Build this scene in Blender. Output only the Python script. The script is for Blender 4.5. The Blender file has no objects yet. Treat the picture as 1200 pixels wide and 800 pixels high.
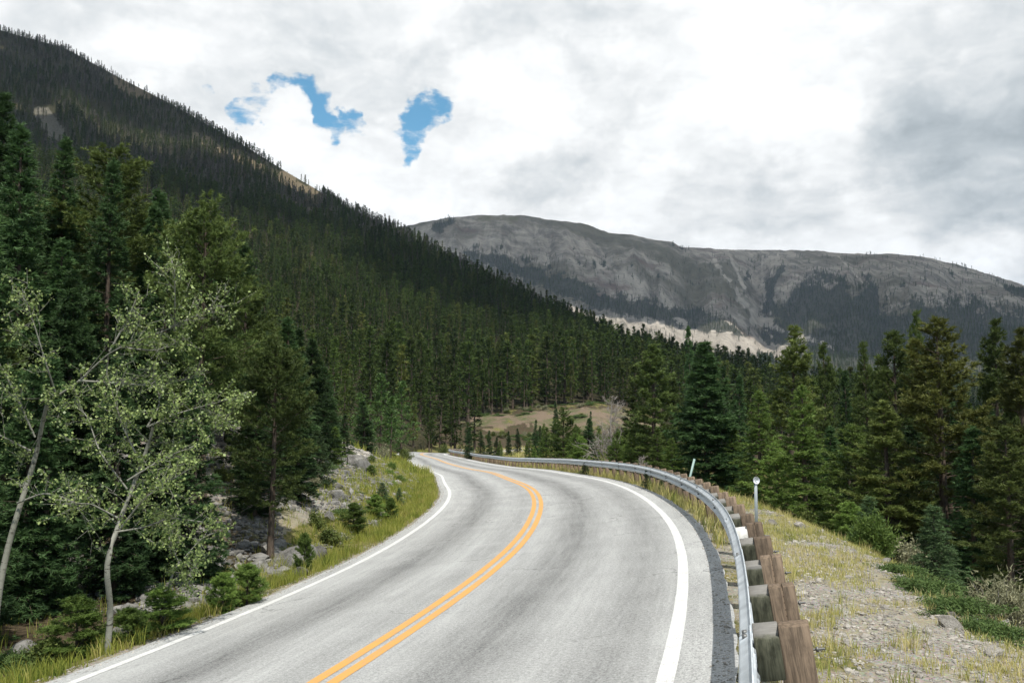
import bpy, bmesh, math
import numpy as np
from math import radians, sin, cos, atan, tan, pi
from mathutils import Vector

C = bpy.context.scene.collection
SC = bpy.context.scene
RNG = np.random.default_rng(7)

# ------------------------------------------------------------------ camera model (35 mm class lens, standing on the guardrail side)
F, YH = 1100.0, 475.0
PIT = atan((YH - 400) / F)


def ray(x, y):
    a, b = (np.asarray(x, float) - 600) / F, (400 - np.asarray(y, float)) / F
    return a, cos(PIT) - sin(PIT) * b, sin(PIT) + cos(PIT) * b


def at(x, y, Y):
    """world point seen in direction (x, y) of the 1200x800 photograph, Y metres ahead"""
    a, c, b = ray(x, y)
    t = Y / c
    return np.array([a * t, Y, b * t])


def proj(X, Y, Z):
    yc = Y * cos(PIT) + Z * sin(PIT)
    zc = -Y * sin(PIT) + Z * cos(PIT)
    yc = np.where(yc > .1, yc, .1)
    return 600 + F * X / yc, 400 - F * zc / yc


# ------------------------------------------------------------------ noise
def _h(ix, iy, seed):
    n = (ix.astype(np.int64) * 374761393 + iy.astype(np.int64) * 668265263 + seed * 974711) & 0xffffffff
    n = ((n ^ (n >> 13)) * 1274126177) & 0xffffffff
    return ((n ^ (n >> 16)) & 0xffff) / 65535.0


def vnoise(x, y, seed=0):
    x = np.asarray(x, float); y = np.asarray(y, float)
    ix, iy = np.floor(x), np.floor(y)
    fx, fy = x - ix, y - iy
    fx, fy = fx * fx * (3 - 2 * fx), fy * fy * (3 - 2 * fy)
    a, b, c, d = _h(ix, iy, seed), _h(ix + 1, iy, seed), _h(ix, iy + 1, seed), _h(ix + 1, iy + 1, seed)
    return (a * (1 - fx) + b * fx) * (1 - fy) + (c * (1 - fx) + d * fx) * fy


def fbm(x, y, o=4, seed=0):
    s, a, t = 0, 1., 0
    for i in range(o):
        s = s + a * vnoise(x * 2**i + i * 17.3, y * 2**i - i * 9.1, seed + i); t += a; a *= .5
    return s / t - .5


def ridged(x, y, o=4, seed=0):
    s, a, t = 0, 1., 0
    for i in range(o):
        s = s + a * (1 - np.abs(2 * vnoise(x * 2**i + i * 7.7, y * 2**i + i * 3.1, seed + i) - 1)); t += a; a *= .5
    return s / t


def sm(x, a, b):
    t = np.clip((np.asarray(x, float) - a) / (b - a), 0, 1)
    return t * t * (3 - 2 * t)


# ------------------------------------------------------------------ object helpers
def tag(o, label=None, cat=None, group=None, kind=None):
    if label: o['label'] = label
    if cat: o['category'] = cat
    if group: o['group'] = group
    if kind: o['kind'] = kind
    return o


def empty(name, loc, rz=0., scale=(1, 1, 1)):
    o = bpy.data.objects.new(name, None); C.objects.link(o)
    o.empty_display_size = .2
    o.location = loc; o.rotation_euler = (0, 0, rz); o.scale = scale
    return o


def link(name, me, parent=None, loc=None, rz=None, scale=None):
    o = bpy.data.objects.new(name, me); C.objects.link(o)
    if parent: o.parent = parent
    if loc is not None: o.location = loc
    if rz is not None: o.rotation_euler = (0, 0, rz)
    if scale is not None: o.scale = scale
    return o


def mesh(name, V, polys, mats, midx=None, rnd=None, flat=False, attrs=None):
    """polys: list of integer arrays (n, k); midx / rnd: one entry (scalar or array) per polys item"""
    me = bpy.data.meshes.new(name)
    V = np.ascontiguousarray(V, dtype=np.float32)
    polys = [np.asarray(p, dtype=np.int32) for p in polys]
    keep = [i for i, p in enumerate(polys) if len(p)]
    if midx is None: midx = [0] * len(polys)
    if rnd is None: rnd = [0.] * len(polys)
    tot = np.concatenate([np.full(len(polys[i]), polys[i].shape[1], np.int32) for i in keep])
    idx = np.concatenate([polys[i].ravel() for i in keep])
    mi = np.concatenate([np.broadcast_to(np.asarray(midx[i], np.int32), (len(polys[i]),)) for i in keep])
    rd = np.concatenate([np.broadcast_to(np.asarray(rnd[i], np.float32), (len(polys[i]),)) for i in keep])
    me.vertices.add(len(V)); me.vertices.foreach_set('co', V.ravel())
    me.loops.add(len(idx)); me.loops.foreach_set('vertex_index', idx)
    me.polygons.add(len(tot))
    me.polygons.foreach_set('loop_start', np.concatenate([[0], np.cumsum(tot)[:-1]]).astype(np.int32))
    me.polygons.foreach_set('material_index', np.ascontiguousarray(mi))
    for m in mats: me.materials.append(m)
    me.update(calc_edges=True)
    a = me.attributes.new('rnd', 'FLOAT', 'FACE'); a.data.foreach_set('value', np.ascontiguousarray(rd, dtype=np.float32))
    for k, (v, ty) in (attrs or {}).items():
        a = me.attributes.new(k, ty, 'POINT')
        a.data.foreach_set('color' if ty == 'FLOAT_COLOR' else 'value', np.ascontiguousarray(v, dtype=np.float32).ravel())
    if flat: me.shade_flat()
    return me


def grid_faces(n, m, wrap=False):
    """n rows of m points"""
    i = np.arange(n - 1)[:, None] * m; j = np.arange(m if wrap else m - 1)[None]
    j2 = (j + 1) % m
    return np.stack([i + j, i + j2, i + m + j2, i + m + j], -1).reshape(-1, 4)


def unit(v):
    return v / (np.linalg.norm(v, axis=-1, keepdims=True) + 1e-9)


def tubes(P, R, k=3):
    """P (B, n, 3) centre lines, R (B, n) radii -> verts, quads"""
    P = np.asarray(P, float); R = np.asarray(R, float)
    B, n, _ = P.shape
    T = unit(np.gradient(P, axis=1))
    up = np.where(np.abs(T[..., 2:3]) > .9, np.array([1., 0, 0]), np.array([0, 0, 1.]))
    U = unit(np.cross(T, up)); W = np.cross(T, U)
    a = np.arange(k) * 2 * pi / k
    V = P[:, :, None] + R[:, :, None, None] * (U[:, :, None] * np.cos(a)[:, None] + W[:, :, None] * np.sin(a)[:, None])
    f = grid_faces(n, k, True)
    f = (f[None] + (np.arange(B) * n * k)[:, None, None]).reshape(-1, 4)
    return V.reshape(-1, 3), f


class Acc:
    """collects pieces of one mesh"""
    def __init__(s): s.V = []; s.P = []; s.M = []; s.R = []; s.n = 0
    def add(s, V, F_, m=0, r=0.):
        s.V.append(np.asarray(V, float).reshape(-1, 3)); s.P.append(np.asarray(F_) + s.n); s.M.append(m); s.R.append(r)
        s.n += len(s.V[-1])
    def mesh(s, name, mats, flat=False):
        return mesh(name, np.concatenate(s.V), s.P, mats, s.M, s.R, flat)


def box(cx, cy, cz, sx, sy, sz):
    v = np.array([[x, y, z] for z in (-.5, .5) for y in (-.5, .5) for x in (-.5, .5)]) * [sx, sy, sz] + [cx, cy, cz]
    f = np.array([[0, 2, 3, 1], [4, 5, 7, 6], [0, 1, 5, 4], [2, 6, 7, 3], [0, 4, 6, 2], [1, 3, 7, 5]])
    return v, f


def bevel_mesh(me, w, seg=1):
    bm = bmesh.new(); bm.from_mesh(me)
    bmesh.ops.bevel(bm, geom=bm.edges[:], offset=w, segments=seg, affect='EDGES', profile=.5)
    bm.to_mesh(me); bm.free()
    return me


# ------------------------------------------------------------------ node helpers
class NT:
    def __init__(s, tree): s.t = tree; s.n = tree.nodes; s.l = tree.links
    def node(s, ty, **kw):
        n = s.n.new(ty)
        for k, v in kw.items(): setattr(n, k, v)
        return n
    def put(s, sock, v):
        if isinstance(v, bpy.types.NodeSocket): s.l.new(v, sock)
        elif v is not None: sock.default_value = v
    def math(s, op, a, b=None, c=None, clamp=False):
        n = s.node('ShaderNodeMath', operation=op, use_clamp=clamp)
        for i, v in enumerate((a, b, c)):
            if v is not None: s.put(n.inputs[i], v)
        return n.outputs[0]
    def vmath(s, op, a, b=None):
        n = s.node('ShaderNodeVectorMath', operation=op)
        s.put(n.inputs[0], a)
        if b is not None: s.put(n.inputs[1], b)
        return n.outputs['Value'] if op in ('DOT_PRODUCT', 'LENGTH') else n.outputs[0]
    def mix(s, f, a, b, bt='MIX'):
        n = s.node('ShaderNodeMix', data_type='RGBA', blend_type=bt)
        s.put(n.inputs[0], f)
        s.put(n.inputs[6], a if isinstance(a, bpy.types.NodeSocket) else (*a, 1)[:4])
        s.put(n.inputs[7], b if isinstance(b, bpy.types.NodeSocket) else (*b, 1)[:4])
        return n.outputs[2]
    def noise(s, v, scale, detail=4, rough=.55, dist=0., out=0):
        n = s.node('ShaderNodeTexNoise')
        if v is not None: s.put(n.inputs['Vector'], v)
        n.inputs['Scale'].default_value = scale; n.inputs['Detail'].default_value = detail
        n.inputs['Roughness'].default_value = rough; n.inputs['Distortion'].default_value = dist
        return n.outputs[out]
    def ramp(s, f, a, b, lo=0., hi=1.):
        n = s.node('ShaderNodeMapRange', interpolation_type='SMOOTHSTEP')
        s.put(n.inputs[0], f); n.inputs[1].default_value = a; n.inputs[2].default_value = b
        n.inputs[3].default_value = lo; n.inputs[4].default_value = hi
        return n.outputs[0]
    def attr(s, name, ty='GEOMETRY'):
        n = s.node('ShaderNodeAttribute', attribute_name=name, attribute_type=ty); return n
    def bump(s, h, strength=.5, dist=.02, normal=None):
        n = s.node('ShaderNodeBump'); n.inputs['Strength'].default_value = strength; n.inputs['Distance'].default_value = dist
        s.put(n.inputs['Height'], h)
        if normal: s.put(n.inputs['Normal'], normal)
        return n.outputs[0]
    def pos(s): return s.node('ShaderNodeTexCoord').outputs['Object']
    def wpos(s): return s.node('ShaderNodeNewGeometry').outputs['Position']
    def scale(s, v, xyz):
        n = s.node('ShaderNodeMapping'); s.put(n.inputs[0], v); n.inputs['Scale'].default_value = xyz; return n.outputs[0]


def material(name, fn, rough=.9, spec=.2, translucent=0., metal=0.):
    m = bpy.data.materials.new(name); m.use_nodes = True
    t = NT(m.node_tree); m.node_tree.nodes.clear()
    out = t.node('ShaderNodeOutputMaterial'); p = t.node('ShaderNodeBsdfPrincipled')
    p.inputs['Roughness'].default_value = rough; p.inputs['Specular IOR Level'].default_value = spec
    p.inputs['Metallic'].default_value = metal
    r = fn(t)
    col, nor, ro = (list(r) + [None, None])[:3] if isinstance(r, tuple) and not isinstance(r[0], float) else (r, None, None)
    if not isinstance(col, bpy.types.NodeSocket): col = (*col, 1)[:4]
    t.put(p.inputs['Base Color'], col)
    if nor: t.put(p.inputs['Normal'], nor)
    if ro is not None: t.put(p.inputs['Roughness'], ro)
    if translucent:
        tr = t.node('ShaderNodeBsdfTranslucent'); t.put(tr.inputs[0], col)
        mx = t.node('ShaderNodeMixShader'); mx.inputs[0].default_value = translucent
        t.l.new(p.outputs[0], mx.inputs[1]); t.l.new(tr.outputs[0], mx.inputs[2]); t.l.new(mx.outputs[0], out.inputs[0])
    else:
        t.l.new(p.outputs[0], out.inputs[0])
    return m


# ------------------------------------------------------------------ materials
def m_asphalt(t):
    lat = t.attr('lat').outputs['Fac']; lon = t.attr('lon').outputs['Fac']
    cb = t.node('ShaderNodeCombineXYZ'); t.put(cb.inputs[0], lat); t.put(cb.inputs[1], lon)
    p = cb.outputs[0]
    fine = t.noise(p, 55, 2, .75)
    fine2 = t.noise(p, 22, 3, .65)
    streak = t.noise(t.scale(p, (2.6, .16, 1)), 1.0, 6, .62, .3)
    streak2 = t.noise(t.scale(p, (9, .5, 1)), 1.0, 4, .7)
    blot = t.noise(p, .7, 5, .6)
    def band(c, w):
        d = t.math('DIVIDE', t.math('SUBTRACT', lat, c), w)
        return t.math('POWER', 2.718, t.math('MULTIPLY', t.math('MULTIPLY', d, d), -1.))
    w = t.math('ADD', band(-1.95, .55), t.math('MULTIPLY', band(-.45, .4), .45))
    w = t.math('ADD', w, band(1.25, .6)); w = t.math('ADD', w, t.math('MULTIPLY', band(2.75, .45), .75))
    w = t.math('MULTIPLY', w, t.ramp(streak, .25, .72, .35, 1.25))
    v = t.math('ADD', t.math('MULTIPLY', t.math('SUBTRACT', streak, .5), .24), .335)
    v = t.math('ADD', v, t.math('MULTIPLY', t.math('SUBTRACT', streak2, .5), .16))
    v = t.math('ADD', v, t.math('MULTIPLY', t.math('SUBTRACT', blot, .5), .13))
    v = t.math('SUBTRACT', v, t.math('MULTIPLY', w, .17))
    # the paved shoulder outside the edge line is rougher and more speckled
    sh = t.ramp(t.math('ABSOLUTE', lat), 3.35, 3.55)
    amp = t.math('ADD', t.math('MULTIPLY', sh, .25), .48)
    v = t.math('ADD', v, t.math('MULTIPLY', t.math('SUBTRACT', fine, .5), amp))
    v = t.math('ADD', v, t.math('MULTIPLY', t.math('SUBTRACT', fine2, .5), t.math('MULTIPLY', amp, .7)))
    crack = t.node('ShaderNodeTexVoronoi', feature='DISTANCE_TO_EDGE'); crack.inputs['Scale'].default_value = .55
    t.put(crack.inputs['Vector'], t.vmath('ADD', p, t.vmath('SCALE', t.noise(p, 1.7, 4, .6, out=1)))) 
    ck = t.math('MULTIPLY', t.ramp(crack.outputs['Distance'], .0, .018, 1, 0), t.ramp(t.noise(p, .35, 2), .5, .62))
    v = t.math('MULTIPLY', v, t.math('SUBTRACT', 1, t.math('MULTIPLY', ck, .5)))
    v = t.math('MAXIMUM', v, .03)
    c = t.node('ShaderNodeCombineXYZ')
    t.put(c.inputs[0], t.math('MULTIPLY', v, 1.0)); t.put(c.inputs[1], t.math('MULTIPLY', v, 1.01)); t.put(c.inputs[2], t.math('MULTIPLY', v, .985))
    return c.outputs[0], t.bump(t.math('ADD', fine, fine2), .35, .012), .82


def paint(col):
    def f(t):
        lat = t.attr('lat').outputs['Fac']; lon = t.attr('lon').outputs['Fac']
        cb = t.node('ShaderNodeCombineXYZ'); t.put(cb.inputs[0], lat); t.put(cb.inputs[1], lon); p = cb.outputs[0]
        n = t.noise(p, 45, 3, .7); n2 = t.noise(p, 3, 5, .7)
        wear = t.math('MULTIPLY', t.ramp(n, .48, .62), t.ramp(n2, .40, .66, .12, .95))
        k = t.mix(wear, col, (.26, .26, .25))
        k = t.mix(t.ramp(n2, .35, .7, 0, .25), k, tuple(x * .75 for x in col))
        return k, t.bump(n, .25, .01), .7
    return f


def m_ground(t):
    z = t.attr('zone'); sep = t.node('ShaderNodeSeparateColor'); t.put(sep.inputs[0], z.outputs['Color'])
    g, r, d = sep.outputs[0], sep.outputs[1], sep.outputs[2]
    p = t.wpos()
    n1 = t.noise(p, .6, 6, .6); n2 = t.noise(p, 6, 5, .65); n3 = t.noise(p, 38, 3, .7)
    vor = t.node('ShaderNodeTexVoronoi'); t.put(vor.inputs['Vector'], p); vor.inputs['Scale'].default_value = 14
    vor2 = t.node('ShaderNodeTexVoronoi'); t.put(vor2.inputs['Vector'], p); vor2.inputs['Scale'].default_value = 45
    floor_ = t.mix(t.ramp(n2, .35, .65), (.035, .027, .017), (.085, .065, .04))
    floor_ = t.mix(t.ramp(n1, .5, .66, 0, .6), floor_, (.04, .05, .02))
    grass = t.mix(t.ramp(n2, .35, .65), (.07, .08, .022), (.20, .17, .07))
    stone = t.mix(t.ramp(vor.outputs['Distance'], .1, .7), (.33, .31, .275), (.17, .155, .13))
    stone = t.mix(.45, stone, vor2.outputs['Color'], 'OVERLAY')
    stone = t.mix(.5, stone, t.mix(n3, (.13, .12, .10), (.40, .38, .345)))
    stone = t.mix(t.ramp(n1, .45, .65, 0, .6), stone, (.25, .215, .125))
    dirt = t.mix(t.ramp(n2, .3, .7), (.105, .077, .054), (.20, .155, .112))
    dirt = t.mix(t.ramp(t.noise(p, .25, 6, .65), .44, .6, 0, .85), dirt, (.075, .09, .036))
    j = t.math('MULTIPLY', t.math('SUBTRACT', t.noise(p, 1.6, 5, .7), .5), .9)
    j = t.math('ADD', j, t.math('MULTIPLY', t.math('SUBTRACT', t.noise(p, .22, 7, .72), .5), 1.5))
    def ed(x): return t.ramp(t.math('ADD', x, j), .38, .62)
    c = t.mix(ed(d), floor_, dirt)
    c = t.mix(ed(r), c, stone)
    c = t.mix(ed(g), c, grass)
    h = t.math('ADD', t.math('MULTIPLY', n2, .6), t.math('ADD', t.math('MULTIPLY', vor.outputs['Distance'], -.35), t.math('MULTIPLY', n3, .2)))
    return c, t.bump(h, .8, .08)


def m_hill(t):
    z = t.attr('zone'); sep = t.node('ShaderNodeSeparateColor'); t.put(sep.inputs[0], z.outputs['Color'])
    p = t.wpos()
    n = t.noise(p, .05, 8, .65); n2 = t.noise(p, .5, 4, .6)
    c = t.mix(t.ramp(n2, .3, .7), (.025, .028, .014), (.06, .052, .03))
    rock = t.mix(t.ramp(n2, .3, .7), (.17, .155, .125), (.085, .08, .06))
    ochre = t.mix(t.ramp(n2, .3, .7), (.17, .135, .085), (.09, .075, .05))
    j = t.math('MULTIPLY', t.math('SUBTRACT', n2, .5), .7)
    c = t.mix(t.ramp(t.math('ADD', sep.outputs[0], j), .35, .65), c, rock)
    c = t.mix(t.ramp(t.math('ADD', sep.outputs[1], j), .35, .65), c, ochre)
    return c, t.bump(t.math('ADD', n2, n), 1., 2.)


def m_far(t):
    z = t.attr('zone'); sep = t.node('ShaderNodeSeparateColor'); t.put(sep.inputs[0], z.outputs['Color'])
    p = t.wpos()
    big = t.noise(p, .0022, 8, .6); mid = t.noise(p, .011, 7, .68); fine = t.noise(p, .06, 5, .7)
    sk = t.noise(t.scale(p, (.022, .0035, .004)), 1., 6, .65, .6)
    c = t.mix(t.ramp(t.math('ADD', t.math('MULTIPLY', mid, .45), t.math('MULTIPLY', sk, .55)), .38, .62), (.17, .15, .122), (.50, .445, .375))
    c = t.mix(t.ramp(big, .42, .62, 0, .8), c, t.mix(fine, (.12, .105, .055), (.085, .085, .05)))
    c = t.mix(t.ramp(t.noise(p, .005, 6, .6), .55, .7, 0, .7), c, (.16, .105, .085))
    c = t.mix(t.ramp(fine, .55, .72, 0, .75), c, (.045, .046, .038))
    j = t.math('MULTIPLY', t.math('SUBTRACT', fine, .5), .8)
    j2 = t.math('MULTIPLY', t.math('SUBTRACT', mid, .5), .7)
    pale = t.mix(t.ramp(mid, .35, .65), (.56, .505, .43), (.36, .325, .275))
    meadow = t.mix(fine, (.13, .13, .06), (.19, .17, .10))
    c = t.mix(t.ramp(t.math('ADD', sep.outputs[2], j2), .3, .7), c, meadow)
    c = t.mix(t.ramp(t.math('ADD', sep.outputs[1], j), .3, .7), c, pale)
    c = t.mix(t.ramp(t.math('ADD', sep.outputs[0], j), .3, .8, 0, .85), c, (.040, .046, .032))
    return c, t.bump(t.math('ADD', t.math('MULTIPLY', mid, 3), fine), 1., 14.)


def needles(ca, cb, gold=(.20, .205, .05), grey=(.095, .085, .072)):
    def f(t):
        r = t.attr('rnd').outputs['Fac']
        oi = t.node('ShaderNodeObjectInfo').outputs['Random']
        tint = t.attr('tint', 'INSTANCER').outputs['Fac']
        c = t.mix(r, ca, cb)
        c = t.mix(t.ramp(tint, .02, 1., 0, 1), c, t.mix(r, tuple(x * .55 for x in gold), gold))
        c = t.mix(t.ramp(tint, -1., -.02, 1, 0), c, t.mix(r, tuple(x * .6 for x in grey), grey))
        k = t.math('ADD', t.math('MULTIPLY', oi, .8), .6)
        cc = t.vmath('SCALE', c); cc.node.inputs['Scale'].default_value = 1
        t.l.new(k, cc.node.inputs['Scale'])
        return cc
    return f


def leafy(ca, cb):
    def f(t):
        r = t.attr('rnd').outputs['Fac']
        return t.mix(r, ca, cb)
    return f


def m_bark(ca, cb, sc=12):
    def f(t):
        p = t.pos()
        n = t.noise(t.scale(p, (1, 1, .18)), sc, 6, .7)
        return t.mix(t.ramp(n, .3, .7), ca, cb), t.bump(n, .7, .03)
    return f


def m_aspen(t):
    p = t.pos()
    n = t.noise(t.scale(p, (1, 1, 3.2)), 7, 5, .7); n2 = t.noise(p, 2.2, 3)
    c = t.mix(t.ramp(n2, .3, .7), (.15, .15, .12), (.27, .265, .22))
    c = t.mix(t.ramp(n, .54, .62), c, (.055, .05, .04))
    return c, t.bump(n, .4, .01)


def m_rock(ca, cb):
    def f(t):
        p = t.pos()
        n = t.noise(p, 2.5, 7, .68); n2 = t.noise(p, 14, 5, .7)
        oi = t.node('ShaderNodeObjectInfo').outputs['Random']
        r = t.attr('rnd').outputs['Fac']
        c = t.mix(t.ramp(n, .3, .7), ca, cb)
        c = t.mix(t.ramp(n2, .56, .68, 0, .65), c, tuple(x * .35 for x in ca))
        c = t.mix(t.ramp(t.noise(p, 4, 4), .58, .7, 0, .5), c, (.17, .16, .09))
        k = t.math('ADD', t.math('MULTIPLY', t.math('FRACT', t.math('ADD', oi, r)), .6), .65)
        cc = t.vmath('SCALE', c); t.l.new(k, cc.node.inputs['Scale'])
        return cc, t.bump(t.math('ADD', n, n2), .8, .05)
    return f


def m_galv(t):
    p = t.pos()
    n = t.noise(p, 5, 5, .65); n2 = t.noise(p, 60, 2, .6)
    c = t.mix(t.ramp(n, .3, .7), (.46, .50, .53), (.62, .66, .69))
    c = t.mix(t.ramp(n2, .62, .75, 0, .35), c, (.22, .22, .2))
    return c, t.bump(n2, .08, .004), t.ramp(n, .3, .7, .38, .58)


def m_wood(ca, cb, dots=False):
    def f(t):
        p = t.pos()
        oi = t.node('ShaderNodeObjectInfo').outputs['Random']
        n = t.noise(t.scale(p, (1, 1, .09)), 42, 5, .68, .4); n2 = t.noise(p, 6, 4, .6)
        c = t.mix(t.ramp(n, .3, .7), ca, cb)
        c = t.mix(t.ramp(n2, .5, .72, 0, .6), c, tuple(x * .4 for x in ca))
        if dots:
            br = t.node('ShaderNodeTexVoronoi', voronoi_dimensions='3D'); br.inputs['Scale'].default_value = 1.0
            br.inputs['Randomness'].default_value = .12
            t.put(br.inputs['Vector'], t.scale(p, (36, 36, 20)))
            c = t.mix(t.ramp(br.outputs['Distance'], .1, .2, .8, 0), c, (.05, .03, .02))
        k = t.math('ADD', t.math('MULTIPLY', oi, .5), .72)
        cc = t.vmath('SCALE', c); t.l.new(k, cc.node.inputs['Scale'])
        return cc, t.bump(n, .5, .01)
    return f


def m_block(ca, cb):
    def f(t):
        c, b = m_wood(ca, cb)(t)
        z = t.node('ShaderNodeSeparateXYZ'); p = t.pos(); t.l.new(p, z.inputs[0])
        k = t.ramp(t.math('ADD', z.outputs[2], t.math('MULTIPLY', t.math('SUBTRACT', t.noise(p, 9, 3), .5), .05)), .09, .12)  # wood turns lighter grey towards the top of the block
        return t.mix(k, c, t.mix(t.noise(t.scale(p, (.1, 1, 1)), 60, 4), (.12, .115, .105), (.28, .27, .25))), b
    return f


def m_grass(ca, cb, cc):
    def f(t):
        r = t.attr('rnd').outputs['Fac']
        n = t.noise(t.wpos(), .55, 4, .6)
        a = t.math('ADD', r, t.math('MULTIPLY', t.math('SUBTRACT', n, .5), 1.6))
        c = t.mix(t.ramp(a, .0, .5), ca, cb)
        return t.mix(t.ramp(a, .55, 1.), c, cc)
    return f


M = {
    'asphalt': material('asphalt', m_asphalt, .82, .3),
    'white': material('white_paint', paint((.60, .60, .585)), .6, .3),
    'yellow': material('yellow_paint', paint((.58, .30, .075)), .6, .3),
    'ground': material('ground_soil', m_ground, .95, .1),
    'hill': material('hill_soil', m_hill, .95, .05),
    'far': material('bare_mountain_rock', m_far, .95, .05),
    'pine': material('pine_needles', needles((.040, .068, .018), (.125, .165, .042)), .6, .25, .3),
    'spruce': material('spruce_needles', needles((.028, .060, .022), (.080, .145, .045)), .6, .25, .3),
    'fresh': material('young_needles', needles((.07, .125, .025), (.19, .27, .06)), .6, .25, .35),
    'bluish': material('young_spruce_needles', needles((.045, .085, .035), (.13, .20, .075)), .6, .25, .3),
    'forest': material('forest_needles', needles((.024, .043, .010), (.070, .104, .022), grey=(.20, .18, .155)), .7, .15, .25),
    'bark': material('conifer_bark', m_bark((.035, .025, .018), (.13, .10, .075))),
    'deadwood': material('dead_wood', m_bark((.17, .15, .13), (.34, .31, .28))),
    'aspenbark': material('aspen_bark', m_aspen, .8, .2),
    'aspen': material('aspen_leaves', leafy((.066, .11, .024), (.36, .44, .15)), .45, .4, .3),
    'aspenfar': material('green_aspen_leaves', leafy((.05, .10, .024), (.12, .20, .05)), .5, .3, .3),
    'sage': material('sage_leaves', leafy((.12, .12, .06), (.34, .33, .21)), .8, .1, .2),
    'brush': material('brush_leaves', leafy((.055, .085, .02), (.17, .20, .055)), .6, .2, .3),
    'juniper': material('juniper_needles', leafy((.035, .065, .018), (.12, .18, .05)), .65, .2, .2),
    'rock': material('grey_rock', m_rock((.12, .115, .105), (.27, .26, .24)), .9, .15),
    'palerock': material('pale_rock', m_rock((.24, .22, .19), (.44, .41, .365)), .9, .15),
    'galv': material('galvanised_steel', m_galv, .45, .5, metal=.25),
    'darksteel': material('dull_steel', lambda t: (.16, .16, .155), .5, .4, metal=.6),
    'post': material('brown_treated_wood', m_wood((.085, .064, .046), (.225, .165, .115), True), .85, .15),
    'block': material('grey_topped_block_wood', m_block((.034, .036, .025), (.10, .10, .07)), .9, .1),
    'paleblock': material('pale_block_wood', m_wood((.50, .48, .44), (.66, .64, .60)), .85, .15),
    'reflector': material('white_reflector', lambda t: (.72, .73, .74), .35, .5),
    'postgrey': material('dull_zinc', lambda t: (.27, .30, .31), .5, .4, metal=.2),
    'greenpost': material('pale_green_enamel', lambda t: (.26, .36, .33), .5, .4),
    'verge': material('verge_grass', m_grass((.10, .15, .025), (.28, .30, .055), (.42, .36, .13)), .6, .2, .35),
    'dry': material('dry_grass', m_grass((.20, .24, .05), (.46, .42, .15), (.56, .47, .25)), .7, .15, .3),
}

# ------------------------------------------------------------------ the road line (fitted centre line, heights and banking)
KN = -2 + 7. * np.arange(23)
KAP = np.array([-.42, -.89, -1.15, -.57, -1.02, -1.16, .29, .13, -.68, -.4, -.14, -.01, .09, .28, .18, -.35, -.6, -.14, .73, 1.79, 2.99, 3.4, 3.2]) * .01
ZK = -2 + 18. * np.arange(11)
ZV = np.array([.09, -.38, -.82, -1.6, -2.5, -3.13, -3.73, -4.19, -4.62, -6.2, -8.0])
EV = np.array([12.09, 11.38, 6.68, 4.83, 2.91, 1.27, -.88, -2.0, -3.0, -3., -3.]) * .01
DS = .25
_s = np.arange(-2, 190, DS)
_th = radians(13.79) + np.cumsum(np.interp(_s, KN, KAP)) * DS
_x = -2.64 + np.cumsum(np.sin(_th)) * DS
_y = 6 + np.cumsum(np.cos(_th)) * DS
_z = -2.70 + np.interp(_s, ZK, ZV)
_e = np.interp(_s, ZK, EV)
_k = np.arange(-60, 0, DS)
th0 = _th[0]
S = np.concatenate([_k - 2, _s]); TH = np.concatenate([np.full(len(_k), th0), _th])
RX = np.concatenate([_x[0] + np.sin(th0) * _k, _x]); RY = np.concatenate([_y[0] + np.cos(th0) * _k, _y])
RZ = np.concatenate([_z[0] - .026 * _k, _z]); RE = np.concatenate([np.full(len(_k), _e[0]), _e])
def _smooth(a, n=41):
    return np.convolve(np.pad(a, n // 2, mode='edge'), np.ones(n) / n, 'valid')
RZ = _smooth(RZ); RE = _smooth(RE)


def road_pt(s, d, dz=0.):
    """point at arc length s, offset d to the right, dz above the banked surface"""
    x, y, z, e, th = (np.interp(s, S, a) for a in (RX, RY, RZ, RE, TH))
    return np.stack([x + np.cos(th) * d, y - np.sin(th) * d, z + e * d + dz + 0 * np.asarray(d)], -1)


def road_coords(X, Y):
    X = np.asarray(X, float).ravel(); Y = np.asarray(Y, float).ravel()
    s = np.empty(len(X)); d = np.empty(len(X))
    sel = slice(None, None, 4)
    xs, ys, ss, ts = RX[sel], RY[sel], S[sel], TH[sel]
    for a in range(0, len(X), 20000):
        x, y = X[a:a + 20000], Y[a:a + 20000]
        D = (x[:, None] - xs) ** 2 + (y[:, None] - ys) ** 2
        j = D.argmin(1)
        px, py, t = x - xs[j], y - ys[j], ts[j]
        ds = px * np.sin(t) + py * np.cos(t)
        s[a:a + 20000] = ss[j] + np.clip(ds, -.5, .5)
        dd = px * np.cos(t) - py * np.sin(t)
        s2 = ss[j] + np.clip(ds, -.5, .5)
        x2, y2, t2 = np.interp(s2, S, RX), np.interp(s2, S, RY), np.interp(s2, S, TH)
        d[a:a + 20000] = np.where(np.abs(ds) < 1.2, (x - x2) * np.cos(t2) - (y - y2) * np.sin(t2), np.sign(dd) * np.sqrt(D[np.arange(len(x)), j]))
    return s, d


CUTX = np.array([480, 520, 545, 600, 650, 690, 730, 765, 800])
CUTZ = np.array([500, 492, 484, 479, 475, 470, 474, 486, 505])
LEFT_EDGE, RIGHT_EDGE = 3.72, 3.90


def az_of(x):
    a, c, b = ray(x, 475.)
    return np.arctan2(a, c)


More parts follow.
